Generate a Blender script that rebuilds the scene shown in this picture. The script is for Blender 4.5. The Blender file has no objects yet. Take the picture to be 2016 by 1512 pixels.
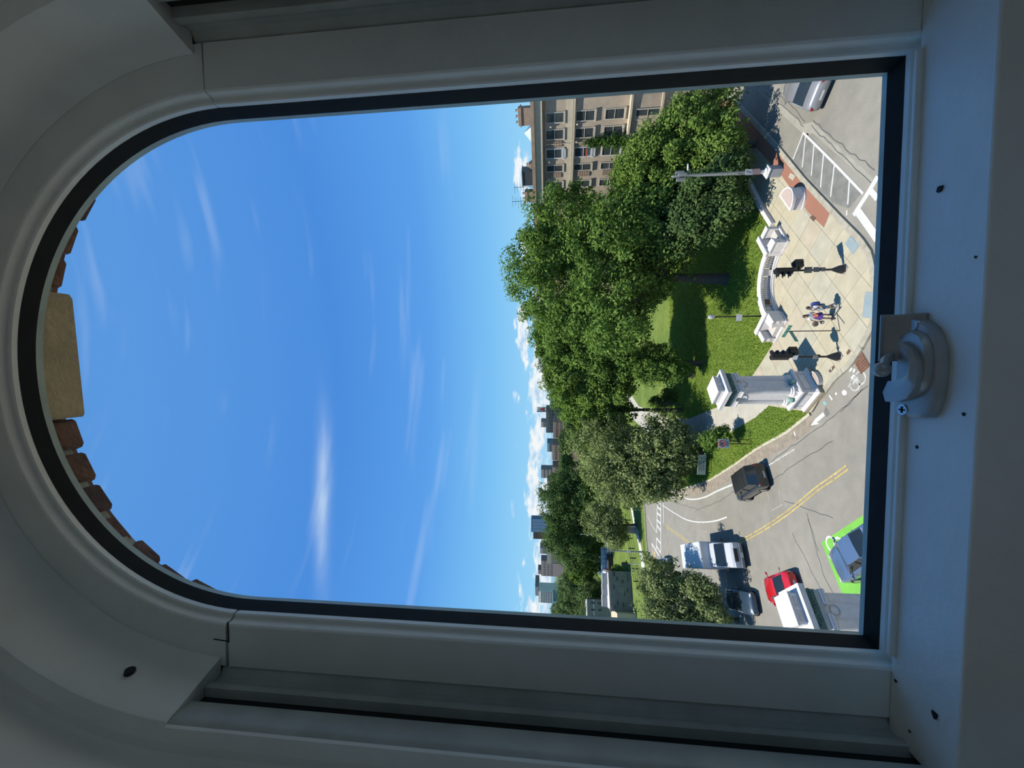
import bpy, bmesh, math, random
import numpy as np
from mathutils import Vector, Matrix
random.seed(7)
SC = bpy.context.scene
COL = SC.collection
PI = math.pi

# ------------------------------------------------------------------ camera
FPX, PITCH, CAMH = 770.0, math.radians(5.7), 17.0
FW = Vector((0, math.cos(PITCH), math.sin(PITCH)))
UP = Vector((0, -math.sin(PITCH), math.cos(PITCH)))
RT = Vector((1, 0, 0))
CAM = Vector((0, 0, CAMH))
cd = bpy.data.cameras.new('camera'); cd.sensor_fit = 'HORIZONTAL'; cd.sensor_width = 36
cd.lens = 36 * FPX / 2016; cd.clip_start = 0.01; cd.clip_end = 4000
cam = bpy.data.objects.new('camera', cd); COL.objects.link(cam)
# the phone was held sideways: picture-right is down, picture-top is right
mw = Matrix((( -UP.x, RT.x, -FW.x, CAM.x), (-UP.y, RT.y, -FW.y, CAM.y), (-UP.z, RT.z, -FW.z, CAM.z), (0, 0, 0, 1)))
cam.matrix_world = mw
SC.camera = cam

# ------------------------------------------------------------------ world
W = bpy.data.worlds.new('sky'); SC.world = W; W.use_nodes = True
nt = W.node_tree; nt.nodes.clear()
def N(t, kind, **kw):
    n = t.nodes.new(kind)
    for k, v in kw.items(): setattr(n, k, v)
    return n
def M_(t, op, a, b=None, c=None, clamp=False):
    n = N(t, 'ShaderNodeMath', operation=op, use_clamp=clamp)
    for i, v in enumerate((a, b, c)):
        if v is None: continue
        if isinstance(v, (int, float)): n.inputs[i].default_value = v
        else: t.links.new(v, n.inputs[i])
    return n.outputs[0]
def ramp(t, fac, stops, interp='LINEAR'):
    n = N(t, 'ShaderNodeValToRGB'); e = n.color_ramp.elements; n.color_ramp.interpolation = interp
    while len(e) < len(stops): e.new(0.5)
    for i, (p, c) in enumerate(stops):
        e[i].position = p; e[i].color = (*c, 1) if len(c) == 3 else c
    t.links.new(fac, n.inputs[0]); return n.outputs[0]
def mixc(t, fac, a, b, blend='MIX'):
    n = N(t, 'ShaderNodeMix', data_type='RGBA', blend_type=blend)
    for i, v in ((0, fac), (6, a), (7, b)):
        if isinstance(v, (int, float)): n.inputs[i].default_value = v
        elif isinstance(v, tuple): n.inputs[i].default_value = (*v, 1)
        else: t.links.new(v, n.inputs[i])
    return n.outputs[2]
def sstep(t, x, a, b):
    n = N(t, 'ShaderNodeMapRange', interpolation_type='SMOOTHSTEP'); n.clamp = True
    t.links.new(x, n.inputs[0]); n.inputs[1].default_value = a; n.inputs[2].default_value = b
    return n.outputs[0]
def noise(t, vec, scale, detail=4, rough=0.55, dist=0.0):
    n = N(t, 'ShaderNodeTexNoise'); n.inputs['Scale'].default_value = scale; n.inputs['Detail'].default_value = detail
    n.inputs['Roughness'].default_value = rough; n.inputs['Distortion'].default_value = dist
    if vec is not None: t.links.new(vec, n.inputs['Vector'])
    return n.outputs[0]
def comb(t, x, y, z=0.0):
    n = N(t, 'ShaderNodeCombineXYZ')
    for i, v in enumerate((x, y, z)):
        if isinstance(v, (int, float)): n.inputs[i].default_value = v
        else: t.links.new(v, n.inputs[i])
    return n.outputs[0]
tc = N(nt, 'ShaderNodeTexCoord'); sp = N(nt, 'ShaderNodeSeparateXYZ'); nt.links.new(tc.outputs['Generated'], sp.inputs[0])
dx, dy, dz = sp.outputs
az = M_(nt, 'ARCTAN2', dx, dy); el = M_(nt, 'ARCSINE', dz)
z01 = M_(nt, 'MULTIPLY_ADD', dz, 0.5, 0.5)
sky = ramp(nt, z01, [(0.0, (.16, .17, .15)), (0.49, (.22, .26, .26)), (0.502, (.40, .72, .96)), (0.53, (.31, .66, .97)),
                     (0.58, (.20, .54, .95)), (0.65, (.110, .36, .86)), (0.75, (.074, .275, .76)), (0.88, (.105, .325, .78)), (1.0, (.105, .32, .76))])
# cumulus band low over the horizon
v1 = comb(nt, M_(nt, 'MULTIPLY', az, 11.0), M_(nt, 'MULTIPLY', el, 34.0), 3.1)
n1 = noise(nt, v1, 1.0, 3, 0.56)
v1b = comb(nt, M_(nt, 'MULTIPLY', az, 30.0), M_(nt, 'MULTIPLY', el, 75.0), 9.7)
n1b = noise(nt, v1b, 1.0, 3, 0.6)
topw = M_(nt, 'MULTIPLY_ADD', M_(nt, 'MULTIPLY_ADD', M_(nt, 'ADD', M_(nt, 'SINE', M_(nt, 'MULTIPLY', az, 17.0)), M_(nt, 'SINE', M_(nt, 'MULTIPLY_ADD', az, 7.3, 1.0))), 0.22, 0.5), 0.060, 0.075)
emask = M_(nt, 'MULTIPLY', M_(nt, 'SUBTRACT', 1.0, M_(nt, 'DIVIDE', el, topw), clamp=True), sstep(nt, el, -0.005, 0.006))
cden = sstep(nt, M_(nt, 'ADD', M_(nt, 'MULTIPLY_ADD', n1b, 0.22, n1), M_(nt, 'MULTIPLY', emask, 0.34)), 0.74, 0.86)
cden = M_(nt, 'MULTIPLY', cden, sstep(nt, emask, 0.02, 0.22))
ccol = ramp(nt, n1b, [(0.34, (.50, .68, .90)), (0.48, (.78, .89, .99)), (0.60, (1.0, 1.0, 1.0))])
sky = mixc(nt, M_(nt, 'MULTIPLY', cden, 0.92), sky, ccol)
# thin cirrus
v2 = comb(nt, M_(nt, 'MULTIPLY', az, 2.2), M_(nt, 'MULTIPLY_ADD', az, 1.5, M_(nt, 'MULTIPLY', el, 24.0)), 4.4)
n2 = noise(nt, v2, 1.0, 2, 0.55)
ci = M_(nt, 'MULTIPLY', sstep(nt, n2, 0.57, 0.78), sstep(nt, el, 0.10, 0.3))
wob = M_(nt, 'MULTIPLY_ADD', M_(nt, 'MULTIPLY_ADD', M_(nt, 'SINE', M_(nt, 'MULTIPLY', az, 11.0)), 0.09, 0.5), 0.05, -0.025)
dwe = M_(nt, 'DIVIDE', M_(nt, 'SUBTRACT', M_(nt, 'SUBTRACT', M_(nt, 'DIVIDE', dz, dy), 0.614), wob), 0.020)
dwa = M_(nt, 'DIVIDE', M_(nt, 'ADD', az, 0.29), 0.17)
wis = M_(nt, 'EXPONENT', M_(nt, 'MULTIPLY', M_(nt, 'ADD', M_(nt, 'MULTIPLY', dwe, dwe), M_(nt, 'MULTIPLY', dwa, dwa)), -1.0))
wis = M_(nt, 'MULTIPLY', wis, M_(nt, 'MULTIPLY_ADD', noise(nt, comb(nt, M_(nt, 'MULTIPLY', az, 9.0), M_(nt, 'MULTIPLY', el, 60.0)), 1.0, 2), 1.0, 0.15))
sky = mixc(nt, M_(nt, 'MULTIPLY', ci, 0.16), sky, (.75, .86, 1.0))
sky = mixc(nt, M_(nt, 'MULTIPLY', wis, 0.75, clamp=True), sky, (.72, .86, 1.0))
bg = N(nt, 'ShaderNodeBackground'); bg.inputs['Strength'].default_value = 1.0; nt.links.new(sky, bg.inputs[0])
wo = N(nt, 'ShaderNodeOutputWorld'); nt.links.new(bg.outputs[0], wo.inputs[0])
W.cycles.sampling_method = 'MANUAL'; W.cycles.sample_map_resolution = 512

# ------------------------------------------------------------------ sun
SUN = Vector((-1.33, -0.30, 3.5)).normalized()
sl = bpy.data.lights.new('sun', 'SUN'); sl.energy = 7.3; sl.angle = math.radians(0.53); sl.color = (1.0, .945, .85)
so = bpy.data.objects.new('sun', sl); COL.objects.link(so); so.rotation_euler = SUN.to_track_quat('Z', 'Y').to_euler()
so.location = (-20, 10, 60)
vs = SC.view_settings; vs.view_transform = 'Standard'; vs.look = 'None'; vs.exposure = 0.0; vs.gamma = 1.0; vs.use_curve_mapping = False

cy = SC.cycles; cy.max_bounces = 6; cy.diffuse_bounces = 4; cy.glossy_bounces = 2; cy.transmission_bounces = 3; cy.transparent_max_bounces = 8
cy.adaptive_threshold = 0.04; cy.caustics_reflective = False; cy.caustics_refractive = False

# ------------------------------------------------------------------ helpers
def ray(x, y): return RT * ((1512 - y - 756) / FPX) - UP * ((x - 1008) / FPX) + FW
def G(x, y, z=0.0):
    d = ray(x, y); return CAM + d * ((z - CAMH) / d.z)
def at(x, y, Y):
    d = ray(x, y); return CAM + d * (Y / d.y)
def G2(x, y, z=0.0):
    p = G(x, y, z); return (p.x, p.y)
E1 = Vector((math.cos(math.radians(40)), math.sin(math.radians(40)), 0)); E2 = Vector((-E1.y, E1.x, 0))

def tag(o, label=None, cat=None, group=None, kind=None):
    if label: o['label'] = label
    if cat: o['category'] = cat
    if group: o['group'] = group
    if kind: o['kind'] = kind
    return o
def empty(name, loc=(0, 0, 0), rz=0.0, parent=None):
    o = bpy.data.objects.new(name, None); COL.objects.link(o); o.location = loc; o.rotation_euler = (0, 0, rz)
    o.empty_display_size = 0.2
    if parent: o.parent = parent
    return o
def thing(name, label, cat, loc=(0, 0, 0), rz=0.0, group=None):
    return tag(empty(name, loc, rz), label, cat, group)
def copy_tree(o, parent=None):
    c = o.copy(); COL.objects.link(c); c.parent = parent
    for ch in [k for k in o.children]: copy_tree(ch, c)
    return c

class MB:
    def __init__(s): s.v = []; s.f = []; s.M = None
    def add(s, vs_, fs):
        o = len(s.v)
        if s.M is not None: vs_ = [s.M @ Vector(p) for p in vs_]
        s.v += [tuple(p) for p in vs_]; s.f += [[i + o for i in f] for f in fs]; return s
    def box(s, c, d, R=None, taper=1.0):
        x, y, z = d[0] / 2, d[1] / 2, d[2] / 2; P = []
        for sz in (-1, 1):
            k = taper if sz > 0 else 1.0
            for sx, sy in ((-1, -1), (1, -1), (1, 1), (-1, 1)):
                q = Vector((sx * x * k, sy * y * k, sz * z))
                if R is not None: q = R @ q
                P.append(q + Vector(c))
        return s.add(P, [(3, 2, 1, 0), (4, 5, 6, 7), (0, 1, 5, 4), (1, 2, 6, 5), (2, 3, 7, 6), (3, 0, 4, 7)])
    def prism(s, poly, z0, z1, cap0=True):
        n = len(poly)
        ar = sum(poly[i][0] * poly[(i + 1) % n][1] - poly[(i + 1) % n][0] * poly[i][1] for i in range(n))
        if ar < 0: poly = poly[::-1]
        P = [(p[0], p[1], z0) for p in poly] + [(p[0], p[1], z1) for p in poly]
        F = [tuple(range(n, 2 * n))] + [(i, (i + 1) % n, n + (i + 1) % n, n + i) for i in range(n)]
        if cap0: F.append(tuple(range(n))[::-1])
        return s.add(P, F)
    def cyl(s, p0, p1, r0, r1=None, n=12):
        r1 = r0 if r1 is None else r1; p0 = Vector(p0); p1 = Vector(p1); d = (p1 - p0).normalized()
        a = d.orthogonal().normalized(); b = d.cross(a); P = []
        for p, r in ((p0, r0), (p1, r1)):
            for i in range(n): t = 2 * PI * i / n; P.append(p + a * (r * math.cos(t)) + b * (r * math.sin(t)))
        F = [(i, (i + 1) % n, n + (i + 1) % n, n + i) for i in range(n)] + [tuple(range(n))[::-1], tuple(range(n, 2 * n))]
        return s.add(P, F)
    def lathe(s, prof, n=16, c=(0, 0, 0), axis='z'):
        P = []; m = len(prof)
        for r, z in prof:
            for i in range(n):
                t = 2 * PI * i / n; q = (r * math.cos(t), r * math.sin(t), z)
                if axis == 'y': q = (q[0], q[2], q[1])
                if axis == 'x': q = (q[2], q[0], q[1])
                P.append((q[0] + c[0], q[1] + c[1], q[2] + c[2]))
        F = [(j * n + i, j * n + (i + 1) % n, (j + 1) * n + (i + 1) % n, (j + 1) * n + i) for j in range(m - 1) for i in range(n)]
        F += [tuple(range(n))[::-1], tuple(range((m - 1) * n, m * n))]
        return s.add(P, F)
    def tube(s, pts, r, n=6):
        pts = [Vector(p) for p in pts]; rr = r if isinstance(r, (list, tuple)) else [r] * len(pts); P = []; m = len(pts)
        for k, p in enumerate(pts):
            d = (pts[min(k + 1, m - 1)] - pts[max(k - 1, 0)]).normalized()
            up = Vector((0, 0, 1)) if abs(d.z) < 0.9 else Vector((1, 0, 0))
            a = d.cross(up).normalized(); b = a.cross(d)
            for i in range(n): t = 2 * PI * i / n; P.append(p + a * (rr[k] * math.cos(t)) + b * (rr[k] * math.sin(t)))
        F = [(j * n + i, j * n + (i + 1) % n, (j + 1) * n + (i + 1) % n, (j + 1) * n + i) for j in range(m - 1) for i in range(n)]
        F += [tuple(range(n))[::-1], tuple(range((m - 1) * n, m * n))]
        return s.add(P, F)
    def loft(s, rings, close=True, caps=True):
        m = len(rings); n = len(rings[0]); P = [p for r in rings for p in r]
        e = n if close else n - 1
        F = [(j * n + i, j * n + (i + 1) % n, (j + 1) * n + (i + 1) % n, (j + 1) * n + i) for j in range(m - 1) for i in range(e)]
        if caps: F += [tuple(range(n))[::-1], tuple(range((m - 1) * n, m * n))]
        return s.add(P, F)
    def ball(s, c, r, n=12, m=8):
        r = (r, r, r) if isinstance(r, (int, float)) else r; P = []
        for j in range(m + 1):
            ph = PI * j / m
            for i in range(n): t = 2 * PI * i / n; P.append((c[0] + r[0] * math.sin(ph) * math.cos(t), c[1] + r[1] * math.sin(ph) * math.sin(t), c[2] - r[2] * math.cos(ph)))
        return s.add(P, [(j * n + i, j * n + (i + 1) % n, (j + 1) * n + (i + 1) % n, (j + 1) * n + i) for j in range(m) for i in range(n)])
    def strip(s, pts, w, z):   # flat ribbon on the ground
        pts = [Vector((p[0], p[1], 0)) for p in pts]; P = []; m = len(pts)
        for k, p in enumerate(pts):
            d = (pts[min(k + 1, m - 1)] - pts[max(k - 1, 0)]).normalized(); q = Vector((-d.y, d.x, 0)) * (w / 2)
            for h in (z - 0.03, z): P += [Vector((p.x + q.x, p.y + q.y, h)), Vector((p.x - q.x, p.y - q.y, h))]
        F = []
        for k in range(m - 1):
            a = k * 4; b = a + 4
            F += [(a + 2, a + 3, b + 3, b + 2), (a, a + 2, b + 2, b), (a + 3, a + 1, b + 1, b + 3)]
        F += [(0, 1, 3, 2), (4 * m - 2, 4 * m - 1, 4 * m - 3, 4 * m - 4)]
        return s.add(P, F)
    def mesh(s, name):
        me = bpy.data.meshes.new(name); me.from_pydata(s.v, [], s.f); me.update(); return me
    def build(s, name, mat, parent=None, smooth=False, bevel=0.0, fix=True, ang=40):
        me = s.mesh(name)
        if fix:
            bm = bmesh.new(); bm.from_mesh(me); bmesh.ops.remove_doubles(bm, verts=bm.verts, dist=1e-6)
            bmesh.ops.recalc_face_normals(bm, faces=bm.faces); bm.to_mesh(me); bm.free()
        if smooth:
            me.polygons.foreach_set('use_smooth', [True] * len(me.polygons))
            me.set_sharp_from_angle(angle=math.radians(ang))
        o = bpy.data.objects.new(name, me); COL.objects.link(o); me.materials.append(mat)
        if parent is not None: o.parent = parent
        if bevel:
            b = o.modifiers.new('bevel', 'BEVEL'); b.width = bevel; b.segments = 2; b.limit_method = 'ANGLE'; b.angle_limit = math.radians(35)
        return o

MATS = {}
ALB = 1.0
def mat(name, col, rough=0.6, metal=0.0, var=0.12, scale=3.0, bump=0.0, bscale=40.0, spec=0.5, obj_var=0.0, emis=None, coat=0.0, detail=3, co='Object'):
    if name in MATS: return MATS[name]
    col = tuple(c * ALB for c in col)
    m = bpy.data.materials.new(name); m.use_nodes = True; t = m.node_tree; b = t.nodes['Principled BSDF']
    tcn = N(t, 'ShaderNodeTexCoord'); vec = tcn.outputs[co]
    if var > 0:
        nz = noise(t, vec, scale, detail, 0.6)
        lo = tuple(max(0, c * (1 - var)) for c in col); hi = tuple(min(1, c * (1 + var)) for c in col)
        c = ramp(t, nz, [(0.3, lo), (0.7, hi)])
    else:
        rgb = N(t, 'ShaderNodeRGB'); rgb.outputs[0].default_value = (*col, 1); c = rgb.outputs[0]
    if obj_var:
        oi = N(t, 'ShaderNodeObjectInfo')
        c = mixc(t, 1.0, c, ramp(t, oi.outputs['Random'], [(0, (1 - obj_var,) * 3), (0.5, (1.0, 1.0, 1.0)), (1, (1 + obj_var * .3, 1, 1 - obj_var))]), 'MULTIPLY')
    t.links.new(c, b.inputs['Base Color'])
    b.inputs['Roughness'].default_value = rough; b.inputs['Metallic'].default_value = metal
    b.inputs['Specular IOR Level'].default_value = spec
    if coat: b.inputs['Coat Weight'].default_value = coat; b.inputs['Coat Roughness'].default_value = 0.05
    if bump:
        bn = N(t, 'ShaderNodeBump'); bn.inputs['Strength'].default_value = bump; bn.inputs['Distance'].default_value = 0.05
        t.links.new(noise(t, vec, bscale, 4), bn.inputs['Height']); t.links.new(bn.outputs[0], b.inputs['Normal'])
    MATS[name] = m; return m
def brickmat(name, c1, c2, mortar, sc, bw=0.5, rh=0.25):
    m = bpy.data.materials.new(name); m.use_nodes = True; t = m.node_tree; b = t.nodes['Principled BSDF']
    tcn = N(t, 'ShaderNodeTexCoord'); mp = N(t, 'ShaderNodeMapping'); mp.inputs['Rotation'].default_value = (0, 0, math.radians(-40))
    t.links.new(tcn.outputs['Object'], mp.inputs[0])
    bt = N(t, 'ShaderNodeTexBrick'); bt.inputs['Color1'].default_value = (*c1, 1); bt.inputs['Color2'].default_value = (*c2, 1); bt.inputs['Mortar'].default_value = (*mortar, 1)
    bt.inputs['Scale'].default_value = sc; bt.inputs['Mortar Size'].default_value = 0.02; bt.inputs['Brick Width'].default_value = bw; bt.inputs['Row Height'].default_value = rh
    t.links.new(mp.outputs[0], bt.inputs['Vector']); t.links.new(bt.outputs[0], b.inputs['Base Color']); b.inputs['Roughness'].default_value = 0.85
    MATS[name] = m; return m
def glassmat(name, tint=(1, 1, 1), refl=0.05):
    m = bpy.data.materials.new(name); m.use_nodes = True; t = m.node_tree; t.nodes.clear()
    tr = N(t, 'ShaderNodeBsdfTransparent'); tr.inputs[0].default_value = (*tint, 1)
    gl = N(t, 'ShaderNodeBsdfGlossy'); gl.inputs['Roughness'].default_value = 0.02; mx = N(t, 'ShaderNodeMixShader')
    lw = N(t, 'ShaderNodeLayerWeight'); lw.inputs[0].default_value = 0.5
    t.links.new(M_(t, 'MULTIPLY_ADD', M_(t, 'POWER', lw.outputs['Facing'], 5.0), 0.6, refl, clamp=True), mx.inputs[0])
    t.links.new(tr.outputs[0], mx.inputs[1]); t.links.new(gl.outputs[0], mx.inputs[2])
    o = N(t, 'ShaderNodeOutputMaterial'); t.links.new(mx.outputs[0], o.inputs[0]); MATS[name] = m; return m
def leafmat(name, dark, light, trans=0.35):
    m = bpy.data.materials.new(name); m.use_nodes = True; t = m.node_tree; t.nodes.clear()
    a = N(t, 'ShaderNodeAttribute'); a.attribute_name = 'tint'
    c = ramp(t, a.outputs['Fac'], [(0.0, dark), (1.0, light)])
    p = N(t, 'ShaderNodeBsdfDiffuse'); t.links.new(c, p.inputs['Color'])
    tl = N(t, 'ShaderNodeBsdfTranslucent'); t.links.new(mixc(t, 1.0, c, (1.0, 1.1, .5), 'MULTIPLY'), tl.inputs[0])
    mx = N(t, 'ShaderNodeMixShader'); mx.inputs[0].default_value = trans
    t.links.new(p.outputs[0], mx.inputs[1]); t.links.new(tl.outputs[0], mx.inputs[2])
    o = N(t, 'ShaderNodeOutputMaterial'); t.links.new(mx.outputs[0], o.inputs[0]); MATS[name] = m; return m

paint_white = mat('frame paint', (.88, .90, .85), 0.42, var=0.05, scale=14, bump=0.05, bscale=90)
paint_wall = mat('plaster paint', (.86, .86, .81), 0.6, var=0.05, scale=6, bump=0.06, bscale=70)
track_paint = mat('jamb liner', (.46, .49, .45), 0.5, var=0.15, scale=25)
gasket = mat('black gasket', (.012, .014, .014), 0.6, var=0.3, scale=60)
lipm = mat('outer sash paint', (.42, .50, .46), 0.5, var=0.15, scale=30)
glass = glassmat('window glass', (.985, .99, .985), 0.012)
lock_metal = mat('lock metal', (.46, .46, .44), 0.38, 0.35, var=0.12, scale=60)
screw_metal = mat('screw steel', (.55, .55, .55), 0.3, 0.9, var=0.1, scale=200)
darkm = mat('dark grime', (.02, .02, .018), 0.8, var=0.3, scale=80)
slot_dark = mat('track slot', (.015, .016, .015), 0.9, var=0.2)
brick_red = mat('arch brick', (.125, .066, .056), 0.85, var=0.35, scale=26, bump=0.4, bscale=120, obj_var=0.35)
mortar = mat('mortar', (.30, .31, .26), 0.9, var=0.2, scale=40, bump=0.4, bscale=150)
sandstone = mat('keystone stone', (.36, .29, .17), 0.85, var=0.18, scale=18, bump=0.3, bscale=90)
wood_floor = mat('wood floor', (.34, .24, .15), 0.5, var=0.2, scale=2)

# ------------------------------------------------------------------ window (a right, b up, c towards the room)
TH, DG = math.radians(3.0), 0.30
WA = Vector((math.cos(TH), -math.sin(TH), 0)); WO = Vector((math.sin(TH), math.cos(TH), 0)); WZ = Vector((0, 0, 1))
def WP(a, b, c): return CAM + WA * a + WZ * b + WO * (DG - c)
A0, HW, CB, B0, B1 = -0.0018, 0.1945, 0.2508, -0.2237, -0.97
def st_right(b): return lambda n, c: WP(A0 + HW + n, (b if b is not None else B0 - n), c)
def st_left(b): return lambda n, c: WP(A0 - HW - n, (b if b is not None else B0 - n), c)
def st_arc(t): return lambda n, c: WP(A0 + (HW + n) * math.cos(t), CB + (HW + n) * math.sin(t), c)
def st_bot(s): return lambda n, c: WP(A0 + s * (HW + n), B0 - n, c)
def arcs(n=48, t0=0.0, t1=PI): return [st_arc(t0 + (t1 - t0) * i / n) for i in range(n + 1)]
def swp(name, prof, stations, m, parent=None, smooth=True, closed=True, ang=35):
    mb = MB(); mb.loft([[s(n, c) for n, c in prof] for s in stations], close=closed, caps=closed)
    return mb.build(name, m, parent, smooth, ang=ang)
win = tag(empty('window_1', WP(A0, B0, 0.0)), 'arched upper sash looking out over the park', 'window', kind='structure')
win_off = win.matrix_basis.translation.copy()
def wchild(o, parent=win):
    o.parent = parent; o.matrix_parent_inverse = Matrix.Translation(-win_off) if parent is win else Matrix.Identity(4); return o
sash_prof = [(.0066, .0090), (.0066, .0136), (.0074, .0146), (.0092, .0150), (.0100, .0162), (.0106, .0200), (.0110, .0212), (.0122, .0221), (.0140, .0220), (.0455, .0220), (.0455, -.012), (.0160, -.012), (.0090, -.004)]
for nm, stn in (('arched_head_rail', arcs(64, 0.03, PI - 0.04)), ('stile', [st_right(None), st_right(CB + .0055)]), ('stile', [st_left(None), st_left(CB + .0065)]), ('bottom_rail', [st_bot(1), st_bot(-1)])):
    wchild(swp(nm, sash_prof, stn, paint_white))
gp = [(.0034, -.001), (.0040, .0015), (.0058, .0078), (.0030, .0072), (.0075, .0060), (.0075, -.001)]
gp = [(.0030, .0005), (.0042, .0040), (.0064, .0098), (.0085, .0098), (.0085, .0005)]
for stn in (arcs(64), [st_right(None), st_right(CB)], [st_left(None), st_left(CB)], [st_bot(1), st_bot(-1)]):
    wchild(swp('gasket', gp, stn, gasket))
lp = [(.0062, -.0060), (.0040, -.0050), (.0032, .0002), (.0076, .0002), (.0076, -.0060)]
for stn in (arcs(64), [st_right(None), st_right(CB)], [st_left(None), st_left(CB)], [st_bot(1), st_bot(-1)]):
    wchild(swp('glazing_bead', lp, stn, lipm))
mb = MB(); ring = [st_bot(-1), st_bot(1)] + arcs(48) + [st_left(None)]
mb.loft([[s(.006, .0002) for s in ring], [s(.006, -.0015) for s in ring]]); wchild(mb.build('glass_pane', glass))
# hairline joints where the arched head meets the left stile
for p0, p1, cc in (((.0095, .0221), (.024, .0222), 1),):
    mb = MB(); b = CB + .0060
    mb.box(WP(A0 - HW - .017, b, .0222), (.017, .0006, .0009), WA.to_track_quat('X', 'Z').to_matrix().to_3x3()); wchild(mb.build('joint_line', darkm))
    mb = MB(); mb.tube([WP(A0 - HW - .0245, b + .001, .0222), WP(A0 - HW - .0235, b + .013, .0222)], .0004, 5); wchild(mb.build('joint_line', darkm))

# jamb liners either side of the lower sash
jl = [(.0462, .0195), (.0530, .0235), (.0527, .0300), (.0510, .0308), (.0496, .0330), (.0494, .0350), (.0502, .0378), (.0640, .0384), (.0640, .0470), (.0520, .0478), (.0512, .0500), (.0500, .0625), (.0504, .0650), (.0520, .0668), (.075, .0668), (.075, -.02), (.0462, -.02)]
BE = CB + .0135
for i, st in enumerate((st_left, st_right)):
    root = tag(empty('trim_%d' % (i + 1), WP(A0 + (-1, 1)[i] * (HW + .05), B1, .03)), ('left', 'right')[i] + ' vertical jamb liner with sash tracks', 'trim', kind='structure')
    o = swp('jamb_liner', jl, [st(B1), st(BE)], track_paint, None); o.parent = root; o.matrix_parent_inverse = Matrix.Translation(-root.location)
    o = swp('track_slot', [(.0575, .0380), (.0575, .0476), (.066, .0476), (.066, .0380)], [st(B1 + .01), st(BE - (.0, .0)[i])], slot_dark); o.parent = root; o.matrix_parent_inverse = Matrix.Translation(-root.location)
    o = swp('stop_bead', [(.0515, .0672), (.0522, .0690), (.0640, .0695), (.0640, .0672)], [st(B1), st(BE)], paint_white); o.parent = root; o.matrix_parent_inverse = Matrix.Translation(-root.location)
# arched stop block over the tracks
blk = [(.0385, .0222), (.0420, .0360), (.0478, .0560), (.0496, .0640), (.0510, .0665), (.0535, .0675), (.0700, .0690), (.0700, .0222)]
arch = tag(empty('trim_3', WP(A0, BE, .045)), 'arched painted stop block over the sash', 'trim', kind='structure')
t0 = math.asin(min(1, (BE - CB) / (HW + .045)))
o = swp('arched_block', blk, arcs(64, t0, PI - t0), paint_white, None, ang=30); o.parent = arch; o.matrix_parent_inverse = Matrix.Translation(-arch.location)
for th, cc in ((2.86, .046), (0.80, .0478)):
    p = st_arc(th)(.0435, cc); d = (st_arc(th)(.0435, cc) - st_arc(th)(.0, cc)).normalized()
    mb = MB(); mb.cyl(p - d * .0006, p + d * .004, .0034, .0034, 14); o = mb.build('screw_hole', darkm); o.parent = arch; o.matrix_parent_inverse = Matrix.Translation(-arch.location)
# splayed plaster reveal and outer frame box
rev = [(.0640, .0690), (.0700, .0696), (.0725, .0720), (.0760, .1700), (.140, .170), (.140, .0600), (.0640, .0600)]
full = [st_right(B1)] + arcs(48) + [st_left(B1)]
trim4 = tag(swp('trim_4', rev, full, paint_wall, None, ang=25), 'splayed plaster reveal around the arched window', 'trim', kind='structure')
of = [(.0700, .0680), (.0700, -.05), (.2600, -.05), (.2600, -.070), (.1300, -.070), (.0600, -.0125), (.0440, -.0125), (.0440, -.0122), (.0600, -.0122), (.0600, .0680)]
trim5 = tag(swp('trim_5', of, full, lipm, None), 'outer box frame of the arched window', 'trim', kind='structure')

# lower sash with its lock
w2 = tag(empty('window_2', WP(A0, B1, .045)), 'lower sash whose top rail forms the ledge under the arch', 'window', kind='structure')
def w2c(o, parent=w2):
    o.parent = parent; o.matrix_parent_inverse = Matrix.Translation(-w2.location) if parent is w2 else Matrix.Identity(4); return o
RW = Matrix((WA, -WO, WZ)).transposed()   # columns: a, c, b
def wbox(a, c, b, d): return MB().box(WP(a, b, c), d, RW)
ZT = -.2285
o = w2c(wbox(A0, .0445, ZT - .0275, (.4975, .0450, .055)).build('meeting_rail', paint_white, bevel=.0012))
w2c(wbox(A0, .0235, ZT + .0004, (.39, .0030, .006)).build('weather_strip', paint_white, bevel=.001))
for s in (-1, 1): w2c(wbox(A0 + s * .228, .0445, (ZT - .055 + B1) / 2, (.042, .045, ZT - .055 - B1)).build('stile', paint_white, bevel=.001))
w2c(wbox(A0, .0445, B1 + .04, (.414, .045, .08)).build('bottom_rail', paint_white, bevel=.001))
w2c(wbox(A0, .038, (ZT - .055 + B1 + .08) / 2, (.416, .003, ZT - .055 - B1 - .08)).build('glass_pane', glass))
# sash lock
def wl(p, b): return WP(p[0], b, p[1])
LZ = ZT
out = [(.0269, .0240), (.0266, .0310), (.0247, .0383), (.0200, .0440), (.0146, .0474), (.0080, .0498), (.0003, .0507), (-.0080, .0508), (-.0160, .0503), (-.0226, .0493), (-.0290, .0474), (-.0333, .0445), (-.0345, .0380), (-.0348, .0240)]
lk = MB(); lk.loft([[wl(p, LZ) for p in out], [wl(p, LZ + .0040) for p in out], [wl((-.004 + (p[0] + .004) * .95, .024 + (p[1] - .024) * .93), LZ + .0055) for p in out]])
lock = w2c(lk.build('sash_lock', lock_metal, smooth=True, ang=40))
hs = MB(); ho = [(.0180, .030), (.0195, .036), (.0165, .0420), (.0100, .0458), (.0010, .0475), (-.0085, .0473), (-.0160, .0450), (-.0215, .0400), (-.0235, .0320), (-.0200, .0270), (.0120, .0270)]
hs.loft([[wl(p, LZ + .0050) for p in ho], [wl(p, LZ + .0075) for p in ho], [wl((-.002 + (p[0] + .002) * .92, .036 + (p[1] - .036) * .90), LZ + .0095) for p in ho]])
w2c(hs.build('housing', lock_metal, smooth=True, ang=50), lock)
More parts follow.
